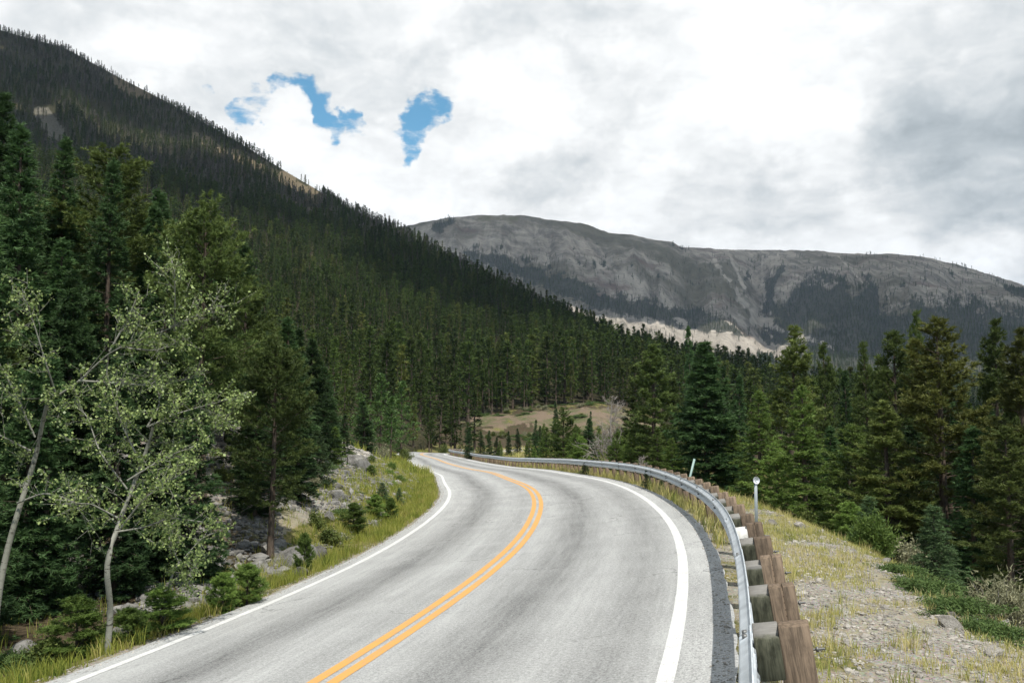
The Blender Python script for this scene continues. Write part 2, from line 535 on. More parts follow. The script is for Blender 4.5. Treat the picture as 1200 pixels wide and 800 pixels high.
def ground_z(X, Y, full=False):
    shp = np.shape(X)
    X = np.asarray(X, float).ravel(); Y = np.asarray(Y, float).ravel()
    s, d = road_coords(X, Y)
    zr, e = np.interp(s, S, RZ), np.interp(s, S, RE)
    dl = np.maximum(-d - LEFT_EDGE, 0); dr = np.maximum(d - RIGHT_EDGE, 0)
    zc = zr + e * np.clip(d, -LEFT_EDGE, RIGHT_EDGE) - .045
    a, b, c = sm(s, 8, 17), sm(s, 50, 75), sm(s, 46, 72)
    near = -.30 * np.clip(dl - .3, 0, 2.) + .10 * np.clip(dl - 6, 0, 40)
    bank = -.06 * np.clip(dl - .3, 0, .8) + .47 * np.clip(dl - 1.1, 0, 8) + .16 * np.clip(dl - 9, 0, 40)
    far = .05 * np.clip(dl - .5, 0, 5) + .13 * np.clip(dl - 5, 0, 40)
    hl = (near * (1 - a) + bank * a) * (1 - b) + far * b
    r1 = -.075 * np.clip(dr, 0, 2.9) - .48 * np.clip(dr - 2.9, 0, 9.5) - .12 * np.clip(dr - 12.4, 0, 20)
    r2 = .085 * np.clip(dr - 1, 0, 9) * sm(s, 66, 95) * (1 - sm(s, 128, 142)) - .07 * np.clip(dr - 12, 0, 50)
    hr = r1 * (1 - c) + r2 * c
    z = zc + np.where(d < 0, hl, hr)
    off = np.clip(np.maximum(dl, dr) - .25, 0, 3)
    amp = .05 * np.minimum(off, 1) + .16 * sm(dl, 1, 4) * a
    z = z + amp * 2 * fbm(X * .9, Y * .9, 4, 3) + .5 * sm(np.maximum(dl, dr), 5, 20) * fbm(X * .15, Y * .15, 3, 5)
    base = np.where(X > 0, -9.6, -7.5)
    r = np.hypot(X, Y)
    w = sm(np.abs(d), 35, 80)
    w = np.maximum(w, sm(r, 300, 400))
    z = z * (1 - w) + base * w
    th = np.arctan2(X, Y)
    top = (475 - np.interp(th, az_of(CUTX), CUTZ)) / F * 232
    inx = sm(th, az_of(505), az_of(540)) * (1 - sm(th, az_of(765), az_of(810)))
    rise = np.clip((r + 12 * fbm(X * .06, Y * .06, 4, 8) - 208) / 27, 0, 1) ** .85 * (1 - sm(r, 290, 350)) * inx
    z = z * (1 - rise) + (top - .2) * rise + rise * (1 - rise) * 8 * fbm(X * .12, Y * .12, 4, 9)
    if full: return z, s, d, rise, r, th
    return z.reshape(shp)


def gz(x, y): return float(ground_z(np.array([x]), np.array([y]))[0])


# ------------------------------------------------------------------ road surface and markings
def strip(name, d0, d1, s0, s1, nd, mat, dz, ds=.5, wob=0.):
    ss = np.arange(s0, s1 + 1e-6, ds); dd = np.linspace(d0, d1, nd)
    A, B = np.meshgrid(ss, dd, indexing='ij')
    B2 = B.copy()
    if wob:
        B2[:, 0] += wob * fbm(ss * 2.1, ss * 0, 4, 2); B2[:, -1] += wob * fbm(ss * 1.9, ss * 0 + 5, 4, 4)
    V = road_pt(A.ravel(), B2.ravel(), dz)
    me = mesh(name, V, [grid_faces(len(ss), nd)], [mat], attrs={'lat': (B2.ravel(), 'FLOAT'), 'lon': (A.ravel(), 'FLOAT')})
    return tag(link(name, me), kind='structure')


strip('road', -LEFT_EDGE - .03, RIGHT_EDGE + .03, -20, 188, 24, M['asphalt'], 0, .25, .09)
strip('edge_line', -3.35 - .07, -3.35 + .07, -20, 188, 2, M['white'], .004, .25, .012).name = 'edge_line'
strip('edge_line', 3.35 - .075, 3.35 + .075, -20, 188, 2, M['white'], .004, .25, .012)
strip('centre_line', -.185, -.045, -20, 188, 2, M['yellow'], .004, .25, .008)
strip('centre_line', .045, .185, -20, 188, 2, M['yellow'], .004, .25, .008)

# ------------------------------------------------------------------ ground sheet
def make_ground():
    rr = [.6]
    while rr[-1] < 400: rr.append(rr[-1] * 1.0125 + .002)
    while rr[-1] < 6000: rr.append(rr[-1] * 1.12)
    rr = np.array(rr)
    az = np.concatenate([np.arange(-180, -48, 4.), np.arange(-48, 48, .2), np.arange(48, 180, 4.)]) * pi / 180
    Rg, A = np.meshgrid(rr, az, indexing='ij')
    X, Y = Rg * np.sin(A), Rg * np.cos(A)
    z, s, d, rise, r, th = ground_z(X, Y, True)
    n = len(z); zone = np.zeros((n, 4)); zone[:, 3] = 1
    dl = -d - LEFT_EDGE; dr = d - RIGHT_EDGE
    xf, yf = X.ravel(), Y.ravel()
    nz = fbm(xf * .35, yf * .35, 4, 21)
    a, b = sm(s, 8, 17), sm(s, 50, 75)
    left = d < 0
    grass_w = 1.7 + 1.2 * nz
    g = np.where(left, (1 - sm(dl, grass_w, grass_w + .8)) * sm(dl, .05, .35), .42 + 1.3 * nz)
    g = np.where(left & (s > 45), np.maximum(g, b * (1 - sm(dl, 9, 22))), g)
    g = np.where(~left & (dr > 2.6), np.maximum(0, .5 + 1.4 * nz) * (1 - sm(dr, 5, 9) * (1 - sm(s, 46, 70))), g)
    g = np.where(np.abs(d) > 45, 0, g)
    rk = np.where(left, np.maximum(1 - sm(dl, .15, .5), a * (1 - b) * sm(dl, 1.4, 2.2) * (.75 + 1.5 * nz) * (1 - sm(dl, 14, 20))), 1 - sm(dr, 5, 10) * (1 - sm(s, 46, 70)) * .9)
    rk = np.where(np.abs(d) > 45, 0, rk)
    rk = np.where(left & (dl > .6), rk * sm(s, 11, 17) * (1 - sm(dl, 7, 12)) * .75, rk)
    rk = np.where(~left & (dr > .6), rk * (1 - sm(s, 44, 60)), rk)
    g = np.where(left & (dl > 2.2) & (s < 45), g * .6, g)
    scar = sm(rise + .5 * nz + .25 * fbm(xf * .2, yf * .2, 4, 23), .12, .3) * (1 - sm(rise + .5 * nz, .78, .95))
    dirt = np.where(np.abs(d) > 30, scar * 1.25 - .3 + 1.6 * nz, 0) + np.where(left, a * (1 - b) * sm(dl, 1, 3) * .55, 0)
    vg = np.where(rise > .02, .10 + 1.9 * nz + .35 * sm(rise, .8, .95), 0)
    zone[:, 0] = np.clip(np.maximum(g, vg), 0, 1); zone[:, 1] = np.clip(rk, 0, 1); zone[:, 2] = np.clip(dirt, 0, 1)
    V = np.stack([xf, yf, z], 1)
    f = grid_faces(len(rr), len(az), True)[:, ::-1]
    me = mesh('ground', V, [f], [M['ground']], attrs={'zone': (zone, 'FLOAT_COLOR')})
    tag(link('ground', me), kind='structure')
make_ground()

# ------------------------------------------------------------------ forested mountain on the left
MX = np.array([-700, -300, -100, 0, 60, 130, 200, 270, 330, 400, 480, 520, 560, 650, 720, 780, 850, 920, 1000])
YU = np.array([-260, -110, 0, 30, 46, 84, 120, 160, 197, 238, 274, 297, 320, 364, 402, 424, 446, 466, 476])
YL = np.array([60, 130, 170, 188, 196, 207, 222, 238, 252, 272, 300, 319, 338, 379, 412, 430, 450, 469, 479])
RF = np.array([55, 55, 58, 62, 66, 72, 80, 90, 96, 112, 146, 205, 222, 238, 240, 244, 250, 250, 250])
ZF = np.array([2, 2, 1.5, 1, 1, 0, -.5, -.5, -1, -2.5, -6.5, -5, -3, -.4, 0, -3, -9, -10, -10])
RL = np.array([520, 540, 560, 570, 575, 580, 590, 600, 610, 620, 620, 615, 610, 570, 530, 490, 450, 430, 420])
RU = np.array([1700, 1600, 1550, 1500, 1480, 1430, 1350, 1270, 1180, 1040, 860, 800, 740, 640, 575, 525, 475, 450, 440])
MAZ = az_of(MX)


def hill_z(X, Y):
    th, r = np.arctan2(X, Y), np.hypot(X, Y)
    it = lambda v: np.interp(th, MAZ, v)
    rf, zf, rl, ru = it(RF), it(ZF), it(RL), it(RU)
    cth = np.cos(th)
    zl = (475 - it(YL)) / F * rl * cth; zu = (475 - it(YU)) / F * ru * cth
    t1 = np.clip((r - rf) / (rl - rf), 0, 1); t2 = np.clip((r - rl) / (ru - rl), 0, 1)
    pw = np.interp(th, az_of([250, 480, 560, 700]), [2.0, 1.5, 1.25, 1.0])
    z = zf + (zl - zf) * t1 ** pw
    z = z + (zu - zl) * (t2 ** 1.35)
    z = z - np.maximum(r - ru, 0) * .25 - np.maximum(rf - r, 0) * .5 - .5
    env = np.sin(pi * np.clip(t1, 0, 1)) * 7 + np.sin(pi * t2) * 42 * sm(ru - rl, 100, 500)
    z = z + env * (ridged(th * 16 + r * .0006, r * .0022, 4, 31) - .55) * .8 + .10 * env * fbm(X * .03, Y * .03, 4, 33)
    return z, t1, t2


def hill_zone(px, py, X, Y):
    """bare rock and ochre cliffs of the hillside"""
    n = fbm(px * .09, py * .09, 3, 41)
    def ell(cx, cy, rx, ry, a):
        c_, s_ = cos(radians(a)), sin(radians(a))
        u, v = (px - cx) * c_ + (py - cy) * s_, -(px - cx) * s_ + (py - cy) * c_
        return 1 - np.hypot(u / rx, v / ry)
    scree = np.maximum(ell(62, 152, 40, 13, 58), ell(385, 262, 1, 1, 0)) + n * .9
    gap = np.maximum(np.maximum(ell(158, 100, 36, 17, 14), ell(365, 253, 42, 10, 18)), ell(110, 60, 30, 6, 25)) + n * .7
    cl = np.interp(px, [215, 260, 300, 350, 385], [140, 165, 180, 205, 226])
    cliff = 1 - np.abs(py - cl - 13) / 9 + n * 2.6 - .25
    cliff = np.where((px > 225) & (px < 378), cliff, -1)
    return scree, np.maximum(gap, cliff)


def make_hill():
    az = np.concatenate([np.arange(-75, -34, .6), np.arange(-34, 22.5, .12)]) * pi / 180
    u = np.concatenate([np.linspace(-.06, 0, 4)[:-1], np.linspace(0, 1, 200), np.linspace(1.02, 1.5, 16)])
    A, U = np.meshgrid(az, u)
    rf, ru = np.interp(A, MAZ, RF), np.interp(A, MAZ, RU)
    r = np.where(U < 0, rf + U * 500, rf * (ru / rf) ** np.clip(U, 0, 1.5))
    X, Y = r * np.sin(A), r * np.cos(A)
    z, t1, t2 = hill_z(X, Y)
    px, py = proj(X, Y, z)
    sc, oc = hill_zone(px, py, X, Y)
    sc, oc = np.where(t2 > .1, sc, -1), np.where(t2 > 0, oc, -1)
    zone = np.stack([np.clip(sc * 3, 0, 1), np.clip(oc * 3, 0, 1), 0 * sc, 0 * sc + 1], -1).reshape(-1, 4)
    me = mesh('forested_mountain', np.stack([X, Y, z], -1).reshape(-1, 3), [grid_faces(len(u), len(az))], [M['hill']], attrs={'zone': (zone, 'FLOAT_COLOR')})
    tag(link('mountain', me), kind='structure')
make_hill()

# ------------------------------------------------------------------ bare far mountain
FX = np.array([-600, 0, 200, 400, 480, 520, 560, 610, 640, 690, 715, 740, 770, 790, 800, 850, 900, 960, 1000, 1050, 1100, 1150, 1200, 1300, 1500, 2000])
FY = np.array([420, 340, 300, 272, 262, 254, 250, 250, 255, 261, 271, 273, 280, 282, 288, 291, 292, 292.5, 296, 296, 302, 315, 332, 368, 420, 455])
FAZ = az_of(FX)
RCREST = 4100.


def far_z(X, Y):
    th, r = np.arctan2(X, Y), np.hypot(X, Y)
    rc = RCREST + 250 * np.sin(th * 7)
    zc = (475 - np.interp(th, FAZ, FY)) / F * rc * np.cos(th)
    foot = np.interp(r, [300, 700, 1800, 2300], [-11, -11, 46, 112])
    t = np.clip((r - 2300) / (rc - 2300), 0, 1)
    z = foot + (zc - 112) * (.88 * t + .12 * np.sin(t * pi / 2) ** 3 + 0)
    z = z - np.maximum(r - rc, 0) * .22
    env = np.sin(pi * np.clip(t, 0, 1)) ** .8
    wv = .012 * fbm(th * 20, r * .0015, 3, 55)
    z = z + env * 150 * (ridged((th + wv) * 11, r * .00035, 4, 51) - .62)
    z = z + env * 48 * (ridged((th + wv) * 42, r * .0011, 4, 57) - .6)
    z = z + 10 * sm(t, .55, 1.) * (1 - sm(r, rc + 50, rc + 300)) * (ridged(th * 60, r * .004, 3, 58) - .62)
    for cx, w, dep in ((885, .018, 75), (790, .02, 30), (1010, .02, 35)):
        z = z - dep * env * np.exp(-((th - az_of(cx) - .02 * (1 - t)) / (w * (1.4 - t))) ** 2)
    return z, t


def seg_dist(px, py, pts):
    d = np.full(np.shape(px), 1e9)
    for (x0, y0), (x1, y1) in zip(pts[:-1], pts[1:]):
        L2 = (x1 - x0) ** 2 + (y1 - y0) ** 2
        t = np.clip(((px - x0) * (x1 - x0) + (py - y0) * (y1 - y0)) / L2, 0, 1)
        d = np.minimum(d, np.hypot(px - x0 - t * (x1 - x0), py - y0 - t * (y1 - y0)))
    return d


def far_zone(px, py):
    n = fbm(px * .07, py * .09, 4, 61); n2 = fbm(px * .25, py * .25, 3, 62)
    jit = n * 40 + n2 * 26 + 14 * fbm(px * .6, py * .6, 2, 66)
    up = np.interp(px, [885, 897, 915, 937, 962, 985, 1000, 1023, 1041, 1080, 1120, 1162, 1230], [430, 372, 368, 332, 326, 331, 345, 336, 350, 342, 346, 362, 364])
    right = np.where(px > 888, (py + jit - up + 12) / 22, -1)
    right = np.where((px > 1030) & (px < 1110) & (py < 400), right - .7 - 4 * n, right)
    right = np.where(px > 888, np.where(py > 425, 1, right), -1)
    bu = np.interp(px, [520, 560, 614, 676, 722, 768, 830, 880, 900], [300, 290, 302, 326, 340, 348, 364, 388, 400])
    bl = np.interp(px, [520, 560, 650, 700, 737, 800, 840, 900], [318, 314, 347, 366, 373, 390, 399, 402])
    band = np.where((px > 500) & (px < 890), np.minimum(py + .6 * jit - bu, bl - py - .4 * jit) / 9, -1)
    low = np.where(px < 1000, (py + .4 * jit - np.interp(px, [600, 700, 780, 850, 905, 960, 1000], [380, 388, 402, 414, 424, 428, 425])) / 5, -1)
    strips = np.where((py > 300) & (py < 372), 1.2 - seg_dist(px, py, [(917, 312), (903, 335), (899, 366)]) / 5 + n * 5, -1)
    strips = np.maximum(strips, 1 - seg_dist(px, py, [(508, 268), (530, 258)]) / 5 + n * 4)
    strips = np.maximum(strips, .9 - seg_dist(px, py, [(1180, 338), (1200, 345)]) / 6 + n * 4)
    spots = np.where((py > 285) & (px > 540), (n2 + n - .34) * 8, -1)
    forest = np.maximum(np.maximum(np.maximum(right, band), np.maximum(low, strips)), spots)
    pale = np.full(np.shape(px), -1.)
    for pts, w in (([(893, 294), (893, 330), (897, 352), (904, 368)], 2.0), ([(838, 306), (862, 340), (885, 372), (905, 395)], 3.2),
                   ([(852, 292), (866, 325), (878, 345)], 2.2), ([(912, 296), (905, 318), (895, 350)], 1.8), ([(980, 298), (1010, 330), (1030, 350)], 1.3),
                   ([(1040, 345), (1050, 375), (1065, 390)], 1.4), ([(880, 375), (930, 392), (975, 408)], 5)):
        pale = np.maximum(pale, .8 - .55 * seg_dist(px, py, pts) / w + n2 * 1.6)
    pale = np.maximum(pale, 2.0 - seg_dist(px, py, [(700, 378), (770, 392), (850, 402), (925, 412)]) / 6 + n * 4)
    pale = np.maximum(pale, 1.6 - seg_dist(px, py, [(848, 398), (890, 404)]) / 6 + n * 2)
    pale = np.maximum(pale, .62 - seg_dist(px, py, [(836, 312), (880, 366), (940, 408)]) / 26 + n * 1.6)
    pale = np.maximum(pale, .5 - seg_dist(px, py, [(700, 300), (745, 350), (800, 375)]) / 20 + n * 2.2)
    mead = np.maximum(1.3 - np.hypot((px - 912) / 14, (py - 376) / 18), .9 - np.hypot((px - 600) / 60, (py - 256) / 9)) + n
    road = seg_dist(px, py, [(840, 400), (900, 405)])
    forest = np.where((pale > .55) & (py < 424) & (py > 372) & (px < 985), -1, forest)
    return np.clip(forest, 0, 1), np.clip(pale, 0, 1) * np.where((py > 372) & (px < 930) & (py > np.interp(px, [700, 770, 850, 925], [366, 380, 390, 398])), .47, .9), np.clip(mead, 0, 1)


def make_far():
    az = np.concatenate([np.arange(-40, -8, .5), np.arange(-8, 31, .075), np.arange(31, 60, .6)]) * pi / 180
    rr = np.concatenate([np.linspace(420, 2250, 60), np.linspace(2260, 4500, 280), np.linspace(4550, 6500, 14)])
    A, R_ = np.meshgrid(az, rr)
    X, Y = R_ * np.sin(A), R_ * np.cos(A)
    z, t = far_z(X, Y)
    px, py = proj(X, Y, z)
    f, p, m = far_zone(px, py)
    f = np.where(R_ < 1900, 1, f)
    zone = np.stack([f, p, m, 0 * f + 1], -1).reshape(-1, 4)
    me = mesh('bare_mountain', np.stack([X, Y, z], -1).reshape(-1, 3), [grid_faces(len(rr), len(az))], [M['far']], attrs={'zone': (zone, 'FLOAT_COLOR')})
    tag(link('mountain', me), kind='structure')
make_far()

# ================================================================== vegetation
def rot_h(v, ang):
    c_, s_ = np.cos(ang), np.sin(ang)
    return np.stack([v[:, 0] * c_ - v[:, 1] * s_, v[:, 0] * s_ + v[:, 1] * c_, v[:, 2]], 1)


def conifer(seed, H, R, cb, kind, dh=.24, tw=.075, ts=.085, nn=7, nl=.14, nw=.036, mat='pine', gap=.12, dead=14, lod=0):
    """returns (trunk mesh, crown mesh). kind: 'spruce' pointed with drooping limbs, 'pine' open with rising limbs"""
    g = np.random.default_rng(seed)
    bh = []; z = cb * H
    while z < H * .985:
        t = (z - cb * H) / (H * (1 - cb))
        k = g.integers(3, 6) if lod == 0 else g.integers(3, 5)
        bh += list(z + g.normal(0, .25 * dh, k))
        z += dh * g.uniform(.7, 1.3) * (1 - .45 * t)
    bh = np.clip(np.array(bh), cb * H, H * .99); B = len(bh)
    baz = g.uniform(0, 2 * pi, B)
    t = (bh - cb * H) / (H * (1 - cb))
    clump = .5 + vnoise(baz * 1.6 + seed, t * 7, seed)
    if kind == 'spruce':
        L = R * ((1 - t) ** .9 * .97 + .035) * np.minimum(1, .6 + 2.5 * t) * g.uniform(.72, 1.1, B) * (.75 + .25 * clump)
        el = np.radians(-16 + 62 * t ** 1.3 + g.normal(0, 7, B)); cu = -.05 + .20 * t
    else:
        L = R * (1 - .9 * t ** (3.2 if R > 2 and lod == 0 else 1.9)) * (.45 + .55 * sm(t, 0, .3)) * g.uniform(.55, 1.15, B) * (.45 + .6 * clump)
        el = np.radians(-4 + 52 * t + g.normal(0, 11, B)); cu = np.full(B, .22)
    keep = g.random(B) > gap
    bh, baz, t, L, el, cu = bh[keep], baz[keep], t[keep], L[keep], el[keep], cu[keep]; B = len(bh)
    hd = np.stack([np.cos(baz), np.sin(baz), 0 * baz], 1)
    wob = g.normal(0, 1, 6) * .006 * H
    def axis(zz):
        q = zz / H
        return np.stack([wob[0] * np.sin(3 * q + wob[1] * 9) + wob[2] * q, wob[3] * np.sin(2.5 * q + 1) + wob[4] * q, zz], -1) - np.array([wob[0] * np.sin(wob[1] * 9), wob[3] * np.sin(1), 0])
    base = axis(bh)
    def bpt(i, u):
        return base[i] + hd[i] * (L[i] * u * np.cos(el[i]))[:, None] + np.array([0, 0, 1.]) * (L[i] * u * np.sin(el[i]) + cu[i] * L[i] * u * u)[:, None]
    # twigs
    nt = np.maximum(3, (L / tw).astype(int)); I = np.repeat(np.arange(B), nt); n = len(I)
    u = 1 - (1 - (.30 if kind == 'pine' and lod == 0 else .10)) * g.random(n) ** 1.15
    side = np.where(g.random(n) < .5, -1, 1)
    ang = side * np.radians(g.uniform(28, 72, n))
    D = rot_h(hd[I], ang); tel = el[I] * .55 + np.radians(g.normal(6 if kind == 'pine' else -4, 14, n)) + .5 * cu[I]
    D = D * np.cos(tel)[:, None]; D[:, 2] = np.sin(tel)
    lt = L[I] * (1 - u) * .55 * g.uniform(.6, 1.25, n) + .11 * g.uniform(.5, 1.3, n) * (1 if lod == 0 else 3)
    P0 = bpt(I, u)
    # tufts along twigs
    m = np.maximum(1, np.ceil(lt / ts).astype(int)); J = np.repeat(np.arange(n), m)
    v = g.random(len(J)); P = P0[J] + D[J] * (lt[J] * v)[:, None]
    # leader
    nlead = 26 if lod == 0 else 8
    lead = axis(np.linspace(.93, 1.0, nlead) * H)
    P = np.concatenate([P, lead]); DD = np.concatenate([D[J], np.tile([0, 0, .6], (nlead, 1))]); BI = np.concatenate([I[J], np.zeros(nlead, int)])
    brnd = g.random(B); K = np.repeat(np.arange(len(P)), nn); N = len(K)
    rv = unit(g.normal(0, 1, (N, 3)))
    if kind == 'spruce': rv[:, 2] *= .6
    a = unit(DD[K] * .75 + rv * .8 + np.array([0, 0, .22 if kind == 'pine' else .02]))
    pr = unit(np.cross(a, unit(g.normal(0, 1, (N, 3)))))
    ln = nl * g.uniform(.65, 1.3, N)[:, None]; w_ = nw * g.uniform(.7, 1.3, N)[:, None]
    p = P[K] + g.normal(0, .012 * (1 if lod == 0 else 5), (N, 3))
    V = np.concatenate([p - pr * w_ * .5, p + pr * w_ * .5, p + a * ln])
    f = np.stack([np.arange(N), np.arange(N) + N, np.arange(N) + 2 * N], 1)
    acc = Acc()
    tip = np.concatenate([u[J] ** 1.5 * (.45 + .55 * v), np.ones(nlead)])
    rn = np.clip(.30 * brnd[BI[K]] + .25 * g.random(N) + .5 * tip[K] - .03, 0, 1)
    acc.add(V, f, 0, rn)
    # branch wood
    us = np.array([0, .35, .7, 1.])
    if lod == 0:
        BP = np.stack([bpt(np.arange(B), np.full(B, x)) for x in us], 1)
        rad = (.006 + .014 * L / max(R, .5) * min(1, H / 7))[:, None] * np.array([1, .75, .5, .2])
        tv, tf = tubes(BP, rad, 3); acc.add(tv, tf, 1, .3)
    crown = acc.mesh('crown', [M[mat], M['bark']])
    acc = Acc()
    hz = np.concatenate([[-.35], np.linspace(0, H * .985, 12 if lod == 0 else 5)])
    rr = np.maximum((H * .0135) * (1 - np.clip(hz, 0, H) / H) ** .85 + .008, .006); rr[0] *= 1.5; rr[1] *= 1.25
    tv, tf = tubes(axis(hz)[None], rr[None], 9 if lod == 0 else 5); acc.add(tv, tf, 0, 0)
    if dead and lod == 0 and cb > .08:
        z0 = g.uniform(.08 * H, (cb + .12) * H, dead); aa = g.uniform(0, 2 * pi, dead); LL = g.uniform(.2, .75, dead) * R
        h2 = np.stack([np.cos(aa), np.sin(aa), 0 * aa], 1)
        BP = np.stack([axis(z0) + h2 * (LL * x)[:, None] + np.array([0, 0, 1.]) * (LL * (-.25 * x - .25 * x * x + g.normal(0, .05, dead) * x))[:, None] for x in us], 1)
        tv, tf = tubes(BP, np.full((dead, 1), .012) * np.array([1, .8, .55, .25]), 3); acc.add(tv, tf, 1, .4)
    trunk = acc.mesh('trunk', [M['bark'], M['deadwood']])
    return trunk, crown, H, R


V_ = {
    # tall open lodgepole pines
    'pineA': conifer(11, 10, 1.75, .16, 'pine', .25, mat='pine', nl=.14),
    'pineB': conifer(12, 10, 1.35, .22, 'pine', .24, mat='pine', gap=.2),
    'pineC': conifer(13, 10, 1.55, .10, 'pine', .22, mat='pine', gap=.16, nl=.14),
    # broad full-crowned pines of the left roadside
    'pineD': conifer(14, 11, 2.5, .10, 'pine', .27, .085, .10, 6, .16, .04, mat='pine', gap=.2),
    'pineE': conifer(15, 10, 2.1, .24, 'pine', .25, .08, .09, 6, .15, .036, mat='pine', gap=.1),
    # spruces and firs
    'sprA': conifer(21, 8, 2.0, .02, 'spruce', .17, .07, .08, 8, .14, .036, mat='spruce', gap=.03),
    'sprB': conifer(22, 8, 1.45, .02, 'spruce', .2, mat='spruce', gap=.08),
    'sprC': conifer(23, 8, 1.1, .03, 'spruce', .2, mat='spruce', gap=.1),
    'firA': conifer(24, 6, 1.45, .0, 'spruce', .18, .07, .08, 5, .12, .03, mat='fresh', gap=.08),
    'firB': conifer(25, 6, 1.2, .0, 'pine', .17, .07, .08, 5, .12, .03, mat='fresh', gap=.12),
    # knee to shoulder high saplings
    'sapA': conifer(31, 2.2, .72, .0, 'spruce', .10, .045, .05, 5, .075, .017, mat='bluish', gap=.05),
    'sapB': conifer(32, 2.2, .70, .0, 'pine', .09, .04, .045, 6, .085, .017, mat='fresh', gap=.05),
    'sapC': conifer(33, 1.4, .60, .0, 'pine', .075, .035, .04, 6, .08, .016, mat='fresh', gap=.05),
}
MID = [conifer(40 + i, 15, r, cb, k, .75, .42, .5, 3, .62, .24, mat='forest', gap=.1, lod=1)
       for i, (r, cb, k) in enumerate(((1.7, .2, 'spruce'), (1.45, .3, 'pine'), (1.9, .12, 'spruce'), (1.35, .22, 'spruce'), (1.6, .32, 'pine'), (1.25, .15, 'spruce')))]
GREENA = None


def plant(name, proto, x, y, H, wide, label, cat, group=None, tint=0., rz=None, z=None, lean=(0, 0)):
    trunk, crown, h0, r0 = proto
    zz = gz(x, y) if z is None else z
    k = H / h0
    o = empty(name, (x, y, zz - .03), RNG.uniform(0, 6.28) if rz is None else rz, (k * wide, k * wide, k))
    o.rotation_euler[0], o.rotation_euler[1] = lean
    tag(o, label, cat, group)
    a = link('trunk', trunk, o); b = link('crown', crown, o)
    if tint: b['tint'] = float(tint) * .75
    return o


def by_pixel(name, var, x, ytop, Y, width_px, label, cat='tree', group=None, tint=0., lean=(0, 0), rz=None):
    """a tree whose tip is seen at (x, ytop) of the photograph, Y metres ahead, with a crown width_px wide"""
    p = at(x, ytop, Y)
    zg = gz(p[0], p[1]); H = max(p[2] - zg + .03, .4)
    proto = V_[var]
    wide = width_px / F * Y / (1.5 * proto[3] * H / proto[2])
    return plant(name, proto, p[0], p[1], H, float(np.clip(wide, .55, 2.2)), label, cat, group, tint, rz, zg, lean)


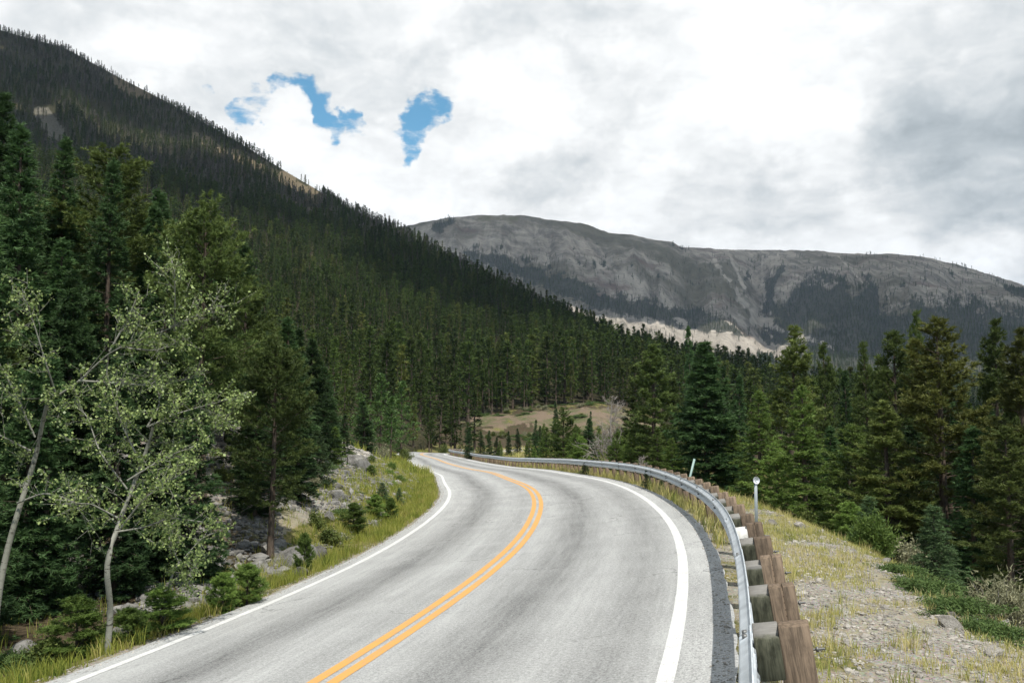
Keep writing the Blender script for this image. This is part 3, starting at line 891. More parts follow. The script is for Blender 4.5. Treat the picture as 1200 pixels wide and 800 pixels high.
for x, yt, Y, w, var in [(338, 372, 30, 70, 'sprB'), (366, 398, 37, 60, 'sprA'), (300, 400, 26, 74, 'sprB'), (352, 452, 27, 56, 'sprC'), (384, 452, 46, 44, 'sprB'), (270, 350, 31, 84, 'pineE'), (172, 330, 33, 92, 'pineE'), (100, 330, 31, 90, 'pineE'), (35, 240, 33, 90, 'sprA'), (300, 470, 24, 60, 'sprB'), (372, 505, 31, 40, 'sapA')]:
    by_pixel('spruce_tree' if var[0] == 's' else 'pine_tree', var, x, yt, Y, w, 'shaded conifer crowding the top of the left rock bank', 'tree', 'shaded conifers crowding the left rock bank', .05)
RIGHT = 'conifers on the low ground beyond the guardrail'
LEFTG = 'conifers on the left roadside bank'
for a in [
    # right-hand forest, front row: name, variant, tip x, tip y, metres ahead, crown width in px, tint, label
    ('spruce_tree', 'sprA', 826, 402, 48, 108, 0, 'broad dark bushy spruce standing closest behind the bend of the guardrail'),
    ('pine_tree', 'pineC', 766, 404, 58, 62, .05, 'dark ragged pine just right of the bare grey dead tree'),
    ('spruce_tree', 'sprC', 806, 383, 74, 26, 0, 'thin spire-topped spruce rising behind the broad dark spruce at the guardrail bend'),
    ('fir_tree', 'firA', 887, 458, 42, 74, 0, 'bright green pointed fir behind the roadside reflector post'),
    ('pine_tree', 'pineB', 926, 384, 46, 68, .45, 'tall bronze-topped pine standing in front of the pale mountain scree'),
    ('fir_tree', 'firA', 942, 452, 35, 86, 0, 'bright green full fir in front of the bronze-topped pine'),
    ('pine_tree', 'pineB', 966, 404, 50, 40, .02, 'slender grey-green pine with a thin see-through top beside the bronze-topped pine'),
    ('spruce_tree', 'sprC', 991, 436, 46, 36, 0, 'small narrow dark spruce with a sharp tip between two taller pines'),
    ('pine_tree', 'pineB', 1015, 403, 42, 40, .1, 'slim pine with a knobby narrow top left of the twin-topped pines'),
    ('pine_tree', 'pineA', 1048, 388, 36, 84, .2, 'olive green pine with dense rounded top left of the big golden pine'),
    ('pine_tree', 'pineC', 1074, 366, 38, 42, .0, 'dark green pine poking up highest behind the golden pine'),
    ('pine_tree', 'pineA', 1098, 373, 27, 118, .85, 'big golden olive pine with a bare lower trunk in the right forest'),
    ('pine_tree', 'pineC', 1166, 376, 33, 74, .12, 'fresh green pine between the golden pine and the brown pine at the picture edge'),
    ('pine_tree', 'pineC', 1196, 386, 24, 92, .7, 'brownish olive pine at the right edge of the picture'),
    ('fir_tree', 'firB', 1000, 500, 31, 80, .25, 'mid-height yellowish green fir below the slim knobby-topped pine'),
    ('pine_tree', 'pineC', 1036, 470, 27, 84, .45, 'bushy yellow green pine whose tip reaches only to the middle of the olive pine'),
    ('spruce_tree', 'sprB', 1140, 500, 25, 90, 0, 'deep shaded spruce standing under the golden pine on its right side'),
    ('pine_tree', 'pineA', 1178, 500, 20, 90, .4, 'low shaded olive pine above the pale sagebrush'),
    ('fir_tree', 'firA', 856, 500, 47, 60, 0, 'short light green fir filling the gap beside the broad dark spruce'),
    ('fir_tree', 'firB', 910, 520, 38, 56, .1, 'short rounded fir between the two bright green pointed firs'),
    ('spruce_tree', 'sprB', 972, 500, 38, 56, 0, 'shaded spruce filling the gap behind the bright full fir'),
    ('spruce_tree', 'sprA', 1068, 500, 30, 90, 0, 'shadowy wide spruce low behind the golden pine'),
    ('spruce_tree', 'sprB', 1110, 470, 36, 80, 0, 'shadowy tall spruce half hidden behind the golden pine'),
    ('spruce_tree', 'sprB', 1215, 440, 32, 90, 0, 'dark spruce half cut by the right picture edge behind the brown pine'),
    ('spruce_tree', 'sprA', 1160, 470, 42, 90, 0, 'dark wide spruce deep in the right forest behind the fresh green pine'),
    ('pine_tree', 'pineA', 1010, 450, 52, 60, .1, 'distant mid-green pine seen between the narrow dark spruce and the slim pine'),
    ('spruce_tree', 'sprB', 866, 440, 66, 40, 0, 'small dark spruce standing behind the light green fir and the broad spruce'),
    ('pine_tree', 'pineB', 745, 428, 76, 34, .1, 'thin pine behind the crown of the bare dead tree'),
    ('pine_tree', 'pineC', 788, 440, 62, 44, .1, 'mid-height pine squeezed between the ragged pine and the broad dark spruce'),
    ('spruce_tree', 'sprC', 846, 430, 70, 30, 0, 'slender spruce peeping over the right shoulder of the broad dark spruce'),
    # young trees on the gravel crest
    ('spruce_sapling', 'sapA', 1093, 596, 17.5, 62, 0, 'blue-green young spruce with tiered branches on the stony crest'),
    ('spruce_sapling', 'sapA', 1108, 668, 15, 34, 0, 'tiny spruce at the foot of the tiered young spruce'),
    ('fir_sapling', 'sapA', 1018, 584, 22, 52, 0, 'young pale green fir behind the bright round bush on the crest'),
    ('fir_sapling', 'sapB', 996, 590, 25, 40, .1, 'small soft green sapling at the left end of the stony crest'),
    # left roadside
    ('pine_tree', 'pineD', 132, 178, 29, 150, .30, 'huge full-crowned pine with golden tips standing highest behind the aspens'),
    ('pine_tree', 'pineE', 244, 240, 23.5, 118, .12, 'thick-trunked pine right of the huge golden-tipped pine'),
    ('pine_tree', 'pineE', 321, 400, 21.5, 92, .12, 'pine with a thin bare dark trunk rising from grey boulders'),
    ('spruce_tree', 'sprA', 6, 112, 26, 110, 0, 'tall dark spruce at the left picture edge'),
    ('spruce_tree', 'sprB', 196, 300, 27, 90, 0, 'dark spruce squeezed between the huge pine and the thick-trunked pine'),
    ('spruce_tree', 'sprB', 72, 280, 24, 90, 0, 'dark spruce behind the leaning aspen'),
    ('pine_tree', 'pineD', 290, 330, 29, 90, .1, 'shaded pine behind the boulders and the thin bare trunk'),
    ('spruce_tree', 'sprB', 350, 385, 33, 62, 0, 'mid-size dark spruce at the top of the boulder pile'),
    ('spruce_tree', 'sprC', 378, 430, 40, 44, 0, 'slim dark spruce beside the pale scree on the bank'),
    ('spruce_tree', 'sprB', 140, 420, 19, 96, 0, 'low shaded spruce behind the straight aspen trunk'),
    ('spruce_tree', 'sprB', 40, 430, 18, 100, 0, 'low shaded spruce behind the leaning aspen trunk'),
    ('pine_tree', 'pineE', -40, 330, 21, 110, .1, 'shaded pine cut by the left picture edge'),
    ('spruce_tree', 'sprB', 230, 440, 20, 80, 0, 'low dark spruce left of the thick pine trunk'),
    ('spruce_tree', 'sprC', 405, 486, 44, 32, 0, 'single small pointed spruce on top of the pale scree'),
    ('fir_tree', 'firA', 392, 500, 38, 30, 0, 'little fir on the scree just below the pointed spruce'),
    ('spruce_tree', 'sprC', 425, 470, 70, 34, 0, 'dark spruce at the far end of the scree by the grass verge'),
]:
    nm, var, x, yt, Y, w, ti, lab = a
    by_pixel(nm, var, x, yt, Y, w, lab, 'sapling' if 'sapling' in nm else 'tree', None if 'sapling' in nm else (RIGHT if x > 600 else LEFTG), ti)

SAPR = 'saplings growing behind and under the guardrail'
for x, yt, Y, w, var, ti, lab in [
    (640, 500, 84, 26, 'firA', 0, 'bushy green sapling nearest the left side of the dead tree thicket'),
    (660, 478, 80, 34, 'firB', 0, 'tallest light green sapling left of the dead tree'),
    (690, 490, 76, 28, 'sprB', 0, 'dark sapling against the base of the bare dead tree'),
    (606, 502, 120, 10, 'sprC', 0, 'lone small dark spruce in front of the brown cut bank'),
    (550, 500, 115, 13, 'sprB', 0, 'dark sapling nearest the far end of the guardrail'),
    (563, 506, 117, 13, 'sprC', 0, 'second dark sapling from the far end of the guardrail'),
    (628, 492, 92, 12, 'sprC', 0, 'skinny dark sapling left of the tallest light green sapling'),
    (740, 506, 62, 36, 'firA', .05, 'light green sapling between the dead tree and the guardrail'),
    (722, 516, 58, 26, 'firB', .05, 'short round sapling behind the guardrail under the dead tree'),
    (770, 500, 52, 30, 'firA', 0, 'green sapling at the foot of the ragged pine'),
    (788, 514, 47, 26, 'firB', 0, 'low bright sapling left of the broad dark spruce'),
    (674, 508, 72, 28, 'firB', 0, 'wide low sapling between two taller saplings behind the rail'),
    (620, 516, 90, 20, 'firA', .1, 'low yellow green sapling above the middle of the far rail'),
    (582, 512, 108, 11, 'sprB', 0, 'tiny dark sapling above the far rail near white stones'),
    (758, 548, 34.5, 12, 'sapA', 0, 'small dark spruce poking up through the road side of the guardrail'),
    (775, 558, 32, 9, 'sapA', 0, 'tiny dark spruce below the guardrail, right of the taller one'),
    (686, 542, 50, 16, 'sapA', 0, 'dark low sapling in the shade under the middle of the guardrail'),
    (651, 470, 196, 12, 'sprB', 0, 'dark young spruce standing on the brow of the cut bank'),
    (692, 482, 192, 9, 'sprC', 0, 'small spruce right of centre on the face of the cut bank'),
    (548, 494, 190, 9, 'sprC', 0, 'small spruce on the left part of the cut bank'),
]:
    if Y < 36:
        s_, d_ = road_coords(np.array([at(x, yt, Y)[0]]), np.array([Y]))
    by_pixel('conifer_sapling', var, x, yt, Y, w, lab, 'sapling', SAPR if Y < 150 else None, ti)

LV = 'small pines along the left road verge'
for x, yt, Y, w, var, lab in [
    (415, 590, 26.5, 26, 'sapB', 'rounded bright green sapling on the verge below the boulders'),
    (440, 580, 30, 22, 'sapB', 'bright green sapling right of the rounded one on the left verge'),
    (448, 566, 33.5, 20, 'sapA', 'dark narrow sapling in the grass inside the left bend'),
    (458, 585, 30.5, 16, 'sapC', 'small sapling closest to the road inside the left bend'),
    (468, 572, 35, 12, 'sapA', 'thin dark sapling in the grass near the white line bend'),
    (435, 545, 40, 18, 'sapB', 'bushy sapling at the lower edge of the pale scree'),
    (357, 628, 19.6, 22, 'sapC', 'bright small sapling at the end of the boulder pile'),
    (290, 664, 16, 42, 'sapC', 'bright low sapling beside a second one on the near verge'),
    (262, 674, 15.4, 36, 'sapC', 'low sapling with spreading tips on the near verge'),
    (190, 690, 14, 62, 'sapB', 'bright bushy sapling right of the straight aspen trunk'),
    (92, 700, 13.4, 60, 'sapB', 'sapling in the shade left of the straight aspen trunk'),
    (150, 715, 13.2, 44, 'sapC', 'low shaded sapling at the foot of the straight aspen'),
]:
    by_pixel('pine_sapling', var, x, yt, Y, w, lab, 'sapling', LV)


def fill(n, s0, s1, d0, d1, kinds, h0, h1, label, group, seed, keep=lambda x, y: True):
    g = np.random.default_rng(seed); got = []
    while len(got) < n:
        q = road_pt(g.uniform(s0, s1), g.uniform(d0, d1))
        if any(np.hypot(q[0] - a, q[1] - b) < 2.1 for a, b in got) or not keep(*proj(q[0], q[1], q[2])): continue
        got.append((q[0], q[1]))
        v = kinds[g.integers(len(kinds))]; H = g.uniform(h0, h1)
        plant('pine_tree' if v[0] == 'p' else 'spruce_tree', V_[v], q[0], q[1], H, g.uniform(.9, 1.3), label, 'tree', group, g.uniform(0, .25))


fill(34, 6, 40, -24, -10.5, ['sprA', 'sprB', 'pineE', 'sprB'], 6, 9, 'shaded conifer standing deep in the left roadside wood', 'shaded conifers deep in the left roadside wood', 201)
fill(8, -2, 12, -10, -7.5, ['sprA', 'sprB'], 3.5, 6, 'dark young conifer in the shade behind the aspens', 'dark young conifers behind the aspens', 202)
fill(44, 8, 62, 15, 44, ['sprA', 'sprB', 'pineA', 'pineC', 'sprB'], 6.5, 9, 'shaded conifer standing deep in the wood below the guardrail', 'shaded conifers deep in the wood below the guardrail', 203, lambda x, y: x > 830)
fill(34, 52, 104, 5.4, 17, ['firA', 'firB', 'sprB', 'firB', 'sapB'], 1.3, 3.6, 'small young conifer in the grass flat beyond the far guardrail', 'young conifers on the grass flat', 204)


# ------------------------------------------------------------------ broadleaf trees and bushes
def leaf_quads(P, size, g, flat=.0):
    """diamond leaves at P with random attitude"""
    N = len(P)
    a = unit(g.normal(0, 1, (N, 3)) + np.array([0, 0, -flat])); b = unit(np.cross(a, g.normal(0, 1, (N, 3))))
    s = size * g.uniform(.6, 1.25, N)[:, None]
    q = P + a * s * .1
    V = np.stack([P, q + a * s * .42 + b * s * .42, P + a * s, q + a * s * .42 - b * s * .42], 1).reshape(-1, 3)
    return V, np.arange(4 * N).reshape(N, 4)


def smooth_line(pts, n=14):
    pts = np.asarray(pts, float); u = np.linspace(0, 1, len(pts)); v = np.linspace(0, 1, n)
    out = np.stack([np.interp(v, u, pts[:, i]) for i in range(3)], 1)
    for _ in range(2): out[1:-1] = (out[:-2] + 2 * out[1:-1] + out[2:]) / 4
    return out


def aspen(name, label, base_px, Y, trunk_px, limbs_px, seed, r0, ntw, nleaf, spread, leafsize=.05, zfix=None):
    g = np.random.default_rng(seed)
    b = at(*base_px, Y); zb = gz(b[0], b[1]); org = np.array([b[0], b[1], zb])
    sc_ = 1.0
    def loc(px, k):
        p = at(*px, Y); dz = (zb - b[2])
        f = np.clip(1 - (base_px[1] - px[1]) / 220., 0, 1)
        return np.array([p[0] - org[0], 0, p[2] - org[2] + dz * f]) + np.array([0, k, 0])
    tr = smooth_line([loc(p, .06 * i * g.normal()) for i, p in enumerate(trunk_px)], 18); tr[0, 2] = -.25
    root = empty(name, org); tag(root, label, 'tree')
    v, f = tubes(tr[None], (r0 * np.linspace(1, .42, 18) ** .8)[None], 10)
    link('trunk', mesh('trunk', v, [f], [M['aspenbark']]), root)
    acc = Acc(); lines = [(tr[7:], .5)]
    for L_ in limbs_px:
        dpt = g.normal(0, .5)
        ln = smooth_line([loc(p, dpt * i / len(L_) + .05 * g.normal()) for i, p in enumerate(L_)], 16)
        lines.append((ln, 1.))
        rr = np.linspace(r0 * .3, .005, 16)
        v, f = tubes(ln[None], rr[None], 7); acc.add(v, f)
    tw = []; LP = []
    for ln, wgt in lines:
        n = int(ntw * wgt * np.linalg.norm(np.diff(ln, axis=0), axis=1).sum())
        for _ in range(n):
            u = g.uniform(.12, 1) * (len(ln) - 1); i = min(int(u), len(ln) - 2)
            p = ln[i] + (ln[i + 1] - ln[i]) * (u - i); t = unit(ln[i + 1] - ln[i])
            d = unit(t * .7 + g.normal(0, .75, 3) + np.array([0, 0, .25])); L = spread * g.uniform(.35, 1.15)
            sag = g.uniform(-.25, .1)
            q = np.stack([p + d * L * x + np.array([0, 0, sag * L * x * x]) + g.normal(0, .015, 3) * x for x in (0, .33, .66, 1)])
            tw.append(q)
            for _ in range(g.integers(2, 5)):
                x = g.uniform(.3, 1); pp = p + d * L * x + np.array([0, 0, sag * L * x * x]); d2 = unit(d * .6 + g.normal(0, .7, 3)); L2 = L * g.uniform(.25, .55)
                tw.append(np.stack([pp + d2 * L2 * y for y in (0, .33, .66, 1)]))
    tw = np.array(tw); v, f = tubes(tw, np.full((len(tw), 1), .0045) * np.array([1, .75, .5, .3]), 3); acc.add(v, f)
    link('limbs', acc.mesh('limbs', [M['aspenbark']]), root)
    k = g.integers(0, len(tw), nleaf); x = np.sqrt(g.random(nleaf)) * 3; i = np.minimum(x.astype(int), 2)
    P = tw[k, i] + (tw[k, i + 1] - tw[k, i]) * (x - i)[:, None] + g.normal(0, .03, (nleaf, 3))
    v, f = leaf_quads(P, leafsize, g, .4)
    link('foliage', mesh('foliage', v, [f], [M['aspen']], None, [np.clip(g.random(nleaf) ** 1.4, 0, 1)]), root)
    return root


aspen('aspen_tree', 'leaning pale aspen at the left picture edge with a forked white trunk', (-8, 716), 13.6,
      [(-8, 716), (2, 650), (9, 610), (22, 565), (32, 525), (48, 495), (66, 463)],
      [[(66, 463), (95, 446), (130, 412), (165, 402), (205, 388), (240, 368), (268, 360)],
       [(66, 463), (66, 430), (58, 380), (54, 345)], [(40, 508), (24, 465), (8, 425), (-14, 395)],
       [(95, 446), (130, 448), (180, 452), (225, 440)], [(150, 408), (190, 412), (235, 398)],
       [(22, 565), (60, 555), (95, 560), (115, 575)], [(34, 520), (-10, 500), (-40, 490)], [(130, 412), (150, 370), (160, 340)], [(205, 388), (215, 350), (222, 318)]],
      5, .050, 14, 6000, .54, .044)
aspen('aspen_tree', 'straight pale aspen trunk rooted beside the white line with a low leafy crown', (125, 748), 12.6,
      [(125, 748), (128, 700), (134, 650), (136, 618), (146, 570), (158, 530), (172, 500)],
      [[(172, 500), (196, 486), (225, 476), (262, 466)], [(158, 530), (150, 500), (142, 468)], [(146, 570), (110, 530), (88, 490), (70, 470)],
       [(136, 618), (170, 580), (205, 560), (235, 545)], [(140, 600), (100, 585), (70, 590)], [(172, 500), (184, 475), (182, 452)], [(150, 560), (190, 535), (230, 520), (255, 490)],
       [(138, 615), (165, 612), (200, 600), (238, 605)]],
      6, .042, 18, 7000, .44, .042)
aspen('aspen_tree', 'thin crooked aspen stem with a small leaf spray before the dark pines', (192, 706), 14.2,
      [(192, 706), (198, 670), (206, 648), (214, 632)],
      [[(206, 648), (228, 640), (246, 642)], [(214, 632), (232, 612), (250, 606)], [(210, 640), (196, 615), (188, 600)]],
      8, .024, 18, 1400, .4, .045)


def dead_tree(name, label, px, Y, H, seed):
    g = np.random.default_rng(seed); p = at(px, 500, Y); zz = gz(p[0], p[1])
    root = empty(name, (p[0], p[1], zz)); tag(root, label, 'tree')
    acc = Acc(); acc2 = Acc()
    tr = smooth_line([(0, 0, -.2), (.1, 0, H * .3), (-.05, .1, H * .6), (.1, 0, H)], 12)
    v, f = tubes(tr[None], np.linspace(.10, .02, 12)[None], 7); acc.add(v, f)
    segs = []
    def grow(p0, d, L, k):
        q = [p0]
        for i in range(3): d = unit(d + g.normal(0, .18, 3) + np.array([0, 0, .12])); q.append(q[-1] + d * L / 3)
        segs.append((np.array(q), (.014 * L + .008)))
        if k:
            for _ in range(g.integers(3, 6)):
                i = g.integers(1, 4); grow(q[i], unit(d + g.normal(0, .6, 3)), L * g.uniform(.4, .7), k - 1)
    for _ in range(46):
        u = g.uniform(1, 10.5); i = int(u); a = g.uniform(0, 6.28)
        grow(tr[i], unit(np.array([cos(a), sin(a), .55])), (1 - i / 15) * H * .36 * g.uniform(.5, 1.1), 2)
    v, f = tubes(np.array([s[0] for s in segs]), np.array([s[1] * np.array([1, .75, .5, .3]) for s in segs]), 4); acc2.add(v, f)
    link('trunk', acc.mesh('trunk', [M['deadwood']]), root); link('branches', acc2.mesh('branches', [M['deadwood']]), root)


dead_tree('dead_tree', 'bare grey leafless tree behind the guardrail in front of the cut bank', 716, 64, 5.6, 3)
dead_tree('dead_tree', 'low grey tangle of bare branches at the foot of the ragged pine', 752, 56, 2.0, 4)


def bush_mesh(seed, rx, ry, h, nst, nleaf, leaf, mats, clumps=26, elong=False):
    g = np.random.default_rng(seed)
    cx = g.normal(0, .42, (clumps, 3)) * np.array([rx, ry, 0]); cx[:, 2] = h * g.uniform(.25, .95, clumps) * (1 - .45 * np.hypot(cx[:, 0] / rx, cx[:, 1] / ry).clip(0, 1.4))
    tips = cx; st = tips * np.array([.25, .25, 0])
    B = np.stack([st + (tips - st) * np.array([x ** 1.5, x ** 1.5, x])[None] for x in (0, .35, .7, 1)], 1)
    B[:, 1:3] += g.normal(0, .03 * h, (clumps, 2, 3))
    v1, f1 = tubes(B, np.full((clumps, 1), .012 * h + .003) * np.array([1, .7, .5, .25]), 4)
    k = g.integers(0, clumps, nleaf); u = g.random(nleaf) ** .6 * 3; i = np.minimum(u.astype(int), 2)
    P = B[k, i] + (B[k, i + 1] - B[k, i]) * (u - i)[:, None] + g.normal(0, .15, (nleaf, 3)) * np.array([rx, ry, h]) * .75
    P[:, 2] = np.abs(P[:, 2]) + .01
    N = nleaf
    if elong:   # needle sprays pointing outward and up
        a = unit(np.stack([P[:, 0], P[:, 1], .5 * P[:, 2] + .15], 1) * .6 + g.normal(0, .55, (N, 3)) * max(rx, .4))
        pr = unit(np.cross(a, g.normal(0, 1, (N, 3)))); L = leaf * g.uniform(.6, 1.4, N)[:, None]
        v2 = np.concatenate([P - pr * L * .13, P + pr * L * .13, P + a * L]); f2 = np.stack([np.arange(N), np.arange(N) + N, np.arange(N) + 2 * N], 1)
    else:
        v2, f2 = leaf_quads(P, leaf, g, -.3)
    rn = np.clip(.5 * g.random(clumps)[k] + .5 * g.random(N), 0, 1)
    return mesh('stems', v1, [f1], [mats[1]]), mesh('foliage', v2, [f2], [mats[0]], None, [rn])


BUSH = {
    'sage': bush_mesh(1, .62, .55, .62, 0, 6000, .05, (M['sage'], M['deadwood']), 46, True),
    'brush': bush_mesh(2, .55, .5, .75, 0, 3600, .055, (M['brush'], M['bark']), 34),
    'juniper': bush_mesh(3, .8, .55, .28, 0, 6500, .075, (M['juniper'], M['bark']), 52, True),
    'olive': bush_mesh(4, .5, .5, .8, 0, 2600, .05, (M['sage'], M['deadwood']), 36),
    'fresh': bush_mesh(5, .5, .5, .7, 0, 7000, .085, (M['fresh'], M['bark']), 44, True),
}


def bush(name, kind, x, y, Y, k, label, cat='bush', group=None, kz=1.):
    """(x, y): where its foot is seen"""
    p = at(x, y, Y); zz = gz(p[0], p[1])
    o = empty(name, (p[0], p[1], zz - .02), RNG.uniform(0, 6.28), (k, k, k * kz)); tag(o, label, cat, group)
    link('stems', BUSH[kind][0], o); link('foliage', BUSH[kind][1], o)


for x, Y, k, kz, kind, nm, lab in [
    (1166, 12.9, 1.2, 1.1, 'sage', 'sagebrush', 'pale grey-green sagebrush below the crest at the right picture edge'),
    (1022, 21, 1.15, 1.3, 'fresh', 'bush', 'bright yellow green round bush on the stony crest'),
    (1064, 19.5, .85, 1.25, 'olive', 'bush', 'straw coloured twiggy bush between the bright bush and the young spruce'),
    (1052, 15.4, .75, .9, 'juniper', 'juniper_shrub', 'low juniper mat uppermost on the stony crest'),
    (1082, 13.4, .85, .9, 'juniper', 'juniper_shrub', 'low juniper mat in the middle of the crest line below the tiered young spruce'),
    (1118, 12.0, .8, .9, 'juniper', 'juniper_shrub', 'low juniper mat nearest the sagebrush on the crest'),
    (1155, 10.8, .75, .9, 'juniper', 'juniper_shrub', 'low juniper mat lowest at the right picture edge'),
    (945, 31, .9, 1.2, 'brush', 'bush', 'leafy roadside bush at the foot of the bright full fir'),
    (905, 36, .9, 1.1, 'brush', 'bush', 'leafy bush behind the reflector post beside the yellow grass'),
    (845, 42, .9, 1.1, 'brush', 'bush', 'low leafy bush in the grass behind the near bend of the guardrail'),
    (24, 14.2, 1.0, .9, 'juniper', 'juniper_shrub', 'dark shaded juniper at the bottom left of the verge'),
    (60, 13.2, .7, 1.0, 'brush', 'bush', 'small leafy bush in the dark hollow left of the straight aspen'),
    (300, 17.2, .55, 1.0, 'olive', 'bush', 'pale olive weedy bush on the near left verge'),
    (400, 28, .9, .8, 'juniper', 'juniper_shrub', 'flat juniper spreading over the boulders on the left bank'),
    (385, 24, .9, .7, 'brush', 'bush', 'green shrub growing among the boulders below the flat juniper'),
    (372, 34, 1.3, .7, 'juniper', 'juniper_shrub', 'wide flat juniper higher up under the bank spruces'),
    (448, 94, 2.2, 1.2, 'olive', 'bush', 'pale willow bush at the far end of the grass verge'),
    (474, 110, 1.9, 1.1, 'brush', 'bush', 'light green round bush where the road disappears'),
    (432, 84, 2.2, 1.2, 'olive', 'bush', 'grey-green willow bush beside the far scree'),
    (520, 150, 2.0, 1.1, 'brush', 'bush', 'pale green bush behind the vanishing end of the road'),
]:
    bush(nm, kind, x, 560, Y, k, lab, 'shrub' if 'juniper' in nm or 'sage' in nm else 'bush', None, kz)

gb = np.random.default_rng(19)
for k_ in range(26):
    q = road_pt(gb.uniform(15, 48), -LEFT_EDGE - gb.uniform(1.5, 6.5)); kd = ('brush', 'juniper', 'fresh', 'olive')[k_ % 4]; z_ = gb.uniform(.35, .75)
    o = empty('shrub', (q[0], q[1], gz(q[0], q[1]) - .03), gb.uniform(0, 6), (z_, z_, z_ * gb.uniform(.7, 1.1))); tag(o, 'small leafy shrub rooted among the rubble of the left rock bank', 'shrub', 'shrubs on the left rock bank')
    link('stems', BUSH[kd][0], o); link('foliage', BUSH[kd][1], o)
gq = np.random.default_rng(17); nb = 0
while nb < 95:
    bx, br_ = gq.uniform(530, 770), gq.uniform(200, 238)
    a_ = float(az_of(bx)); x_, y_ = br_ * sin(a_), br_ * cos(a_)
    if fbm(np.array([x_ * .06]), np.array([y_ * .06]), 3, 44)[0] < -.02: continue
    o = empty('shrub', (x_, y_, gz(x_, y_) - .05), gq.uniform(0, 6), (gq.uniform(.9, 3.0),) * 2 + (gq.uniform(.8, 2.2),)); tag(o, 'low green shrub dotted over the brown cut bank below the forest', 'shrub', 'shrubs on the cut bank')
    kd = ('brush', 'juniper', 'olive', 'juniper')[nb % 4]; link('stems', BUSH[kd][0], o); link('foliage', BUSH[kd][1], o); nb += 1

# light green broadleaf trees at the forest foot
GREENA = conifer(60, 12, 2.0, .12, 'pine', .5, .3, .3, 4, .30, .16, mat='aspenfar', gap=.1, lod=1)
for x, yt, Y, w, lab in [(446, 440, 108, 32, 'pale green narrow tree leftmost of the light trees where the road vanishes'),
                         (470, 448, 112, 30, 'light green slender tree right above the vanishing road'),
                         (458, 466, 104, 26, 'shorter light green tree between two taller light ones at the road end'),
                         (424, 462, 96, 28, 'light green tree left of the group at the road end')]:
    p = at(x, yt, Y); zg = gz(p[0], p[1]); H = p[2] - zg
    plant('broadleaf_tree', GREENA, p[0], p[1], H, w / F * Y / (3.2 * H / 12), lab, 'tree', None, 0, None, zg)

# ================================================================== the forest: nearest trees one by one, the rest as one mass
def jitter_grid(x0, x1, y0, y1, sp, g):
    X, Y = np.meshgrid(np.arange(x0, x1, sp), np.arange(y0, y1, sp))
    return (X + g.uniform(-.46, .46, X.shape) * sp).ravel(), (Y + g.uniform(-.46, .46, X.shape) * sp).ravel()


def scatter_object(name, label, P, scl, rot, idx, tint, sources, cat='forest'):
    """one mass object: points that carry copies of the given trees"""
    me = bpy.data.meshes.new(name); me.vertices.add(len(P)); me.vertices.foreach_set('co', np.ascontiguousarray(P, np.float32).ravel())
    for nm, ty, v in (('scl', 'FLOAT_VECTOR', scl), ('rot', 'FLOAT_VECTOR', rot), ('idx', 'INT', idx), ('tint', 'FLOAT', tint)):
        a = me.attributes.new(nm, ty, 'POINT')
        a.data.foreach_set('vector' if ty == 'FLOAT_VECTOR' else 'value', np.ascontiguousarray(v, np.int32 if ty == 'INT' else np.float32).ravel())
    me.update()
    o = link(name, me); tag(o, label, cat, None, 'stuff')
    ng = bpy.data.node_groups.new(name, 'GeometryNodeTree'); t = NT(ng)
    ng.interface.new_socket('Geometry', in_out='INPUT', socket_type='NodeSocketGeometry')
    ng.interface.new_socket('Geometry', in_out='OUTPUT', socket_type='NodeSocketGeometry')
    gi, go = t.node('NodeGroupInput'), t.node('NodeGroupOutput')
    join = t.node('GeometryNodeJoinGeometry')
    for tr, cr in sources:
        j2 = t.node('GeometryNodeJoinGeometry')
        for ob in (tr, cr):
            oi = t.node('GeometryNodeObjectInfo'); oi.inputs['Object'].default_value = ob
            t.l.new(oi.outputs['Geometry'], j2.inputs[0])
        gi2 = t.node('GeometryNodeGeometryToInstance'); t.l.new(j2.outputs[0], gi2.inputs[0]); t.l.new(gi2.outputs[0], join.inputs[0])
    ip = t.node('GeometryNodeInstanceOnPoints')
    t.l.new(gi.outputs[0], ip.inputs['Points']); t.l.new(join.outputs[0], ip.inputs['Instance'])
    ip.inputs['Pick Instance'].default_value = True
    def na(n, ty):
        a = t.node('GeometryNodeInputNamedAttribute', data_type=ty); a.inputs['Name'].default_value = n
        return a.outputs['Attribute']
    t.l.new(na('idx', 'INT'), ip.inputs['Instance Index'])
    er = t.node('FunctionNodeEulerToRotation'); t.l.new(na('rot', 'FLOAT_VECTOR'), er.inputs[0]); t.l.new(er.outputs[0], ip.inputs['Rotation'])
    t.l.new(na('scl', 'FLOAT_VECTOR'), ip.inputs['Scale']); t.l.new(ip.outputs[0], go.inputs[0])
    o.modifiers.new('forest', 'NODES').node_group = ng
    return o


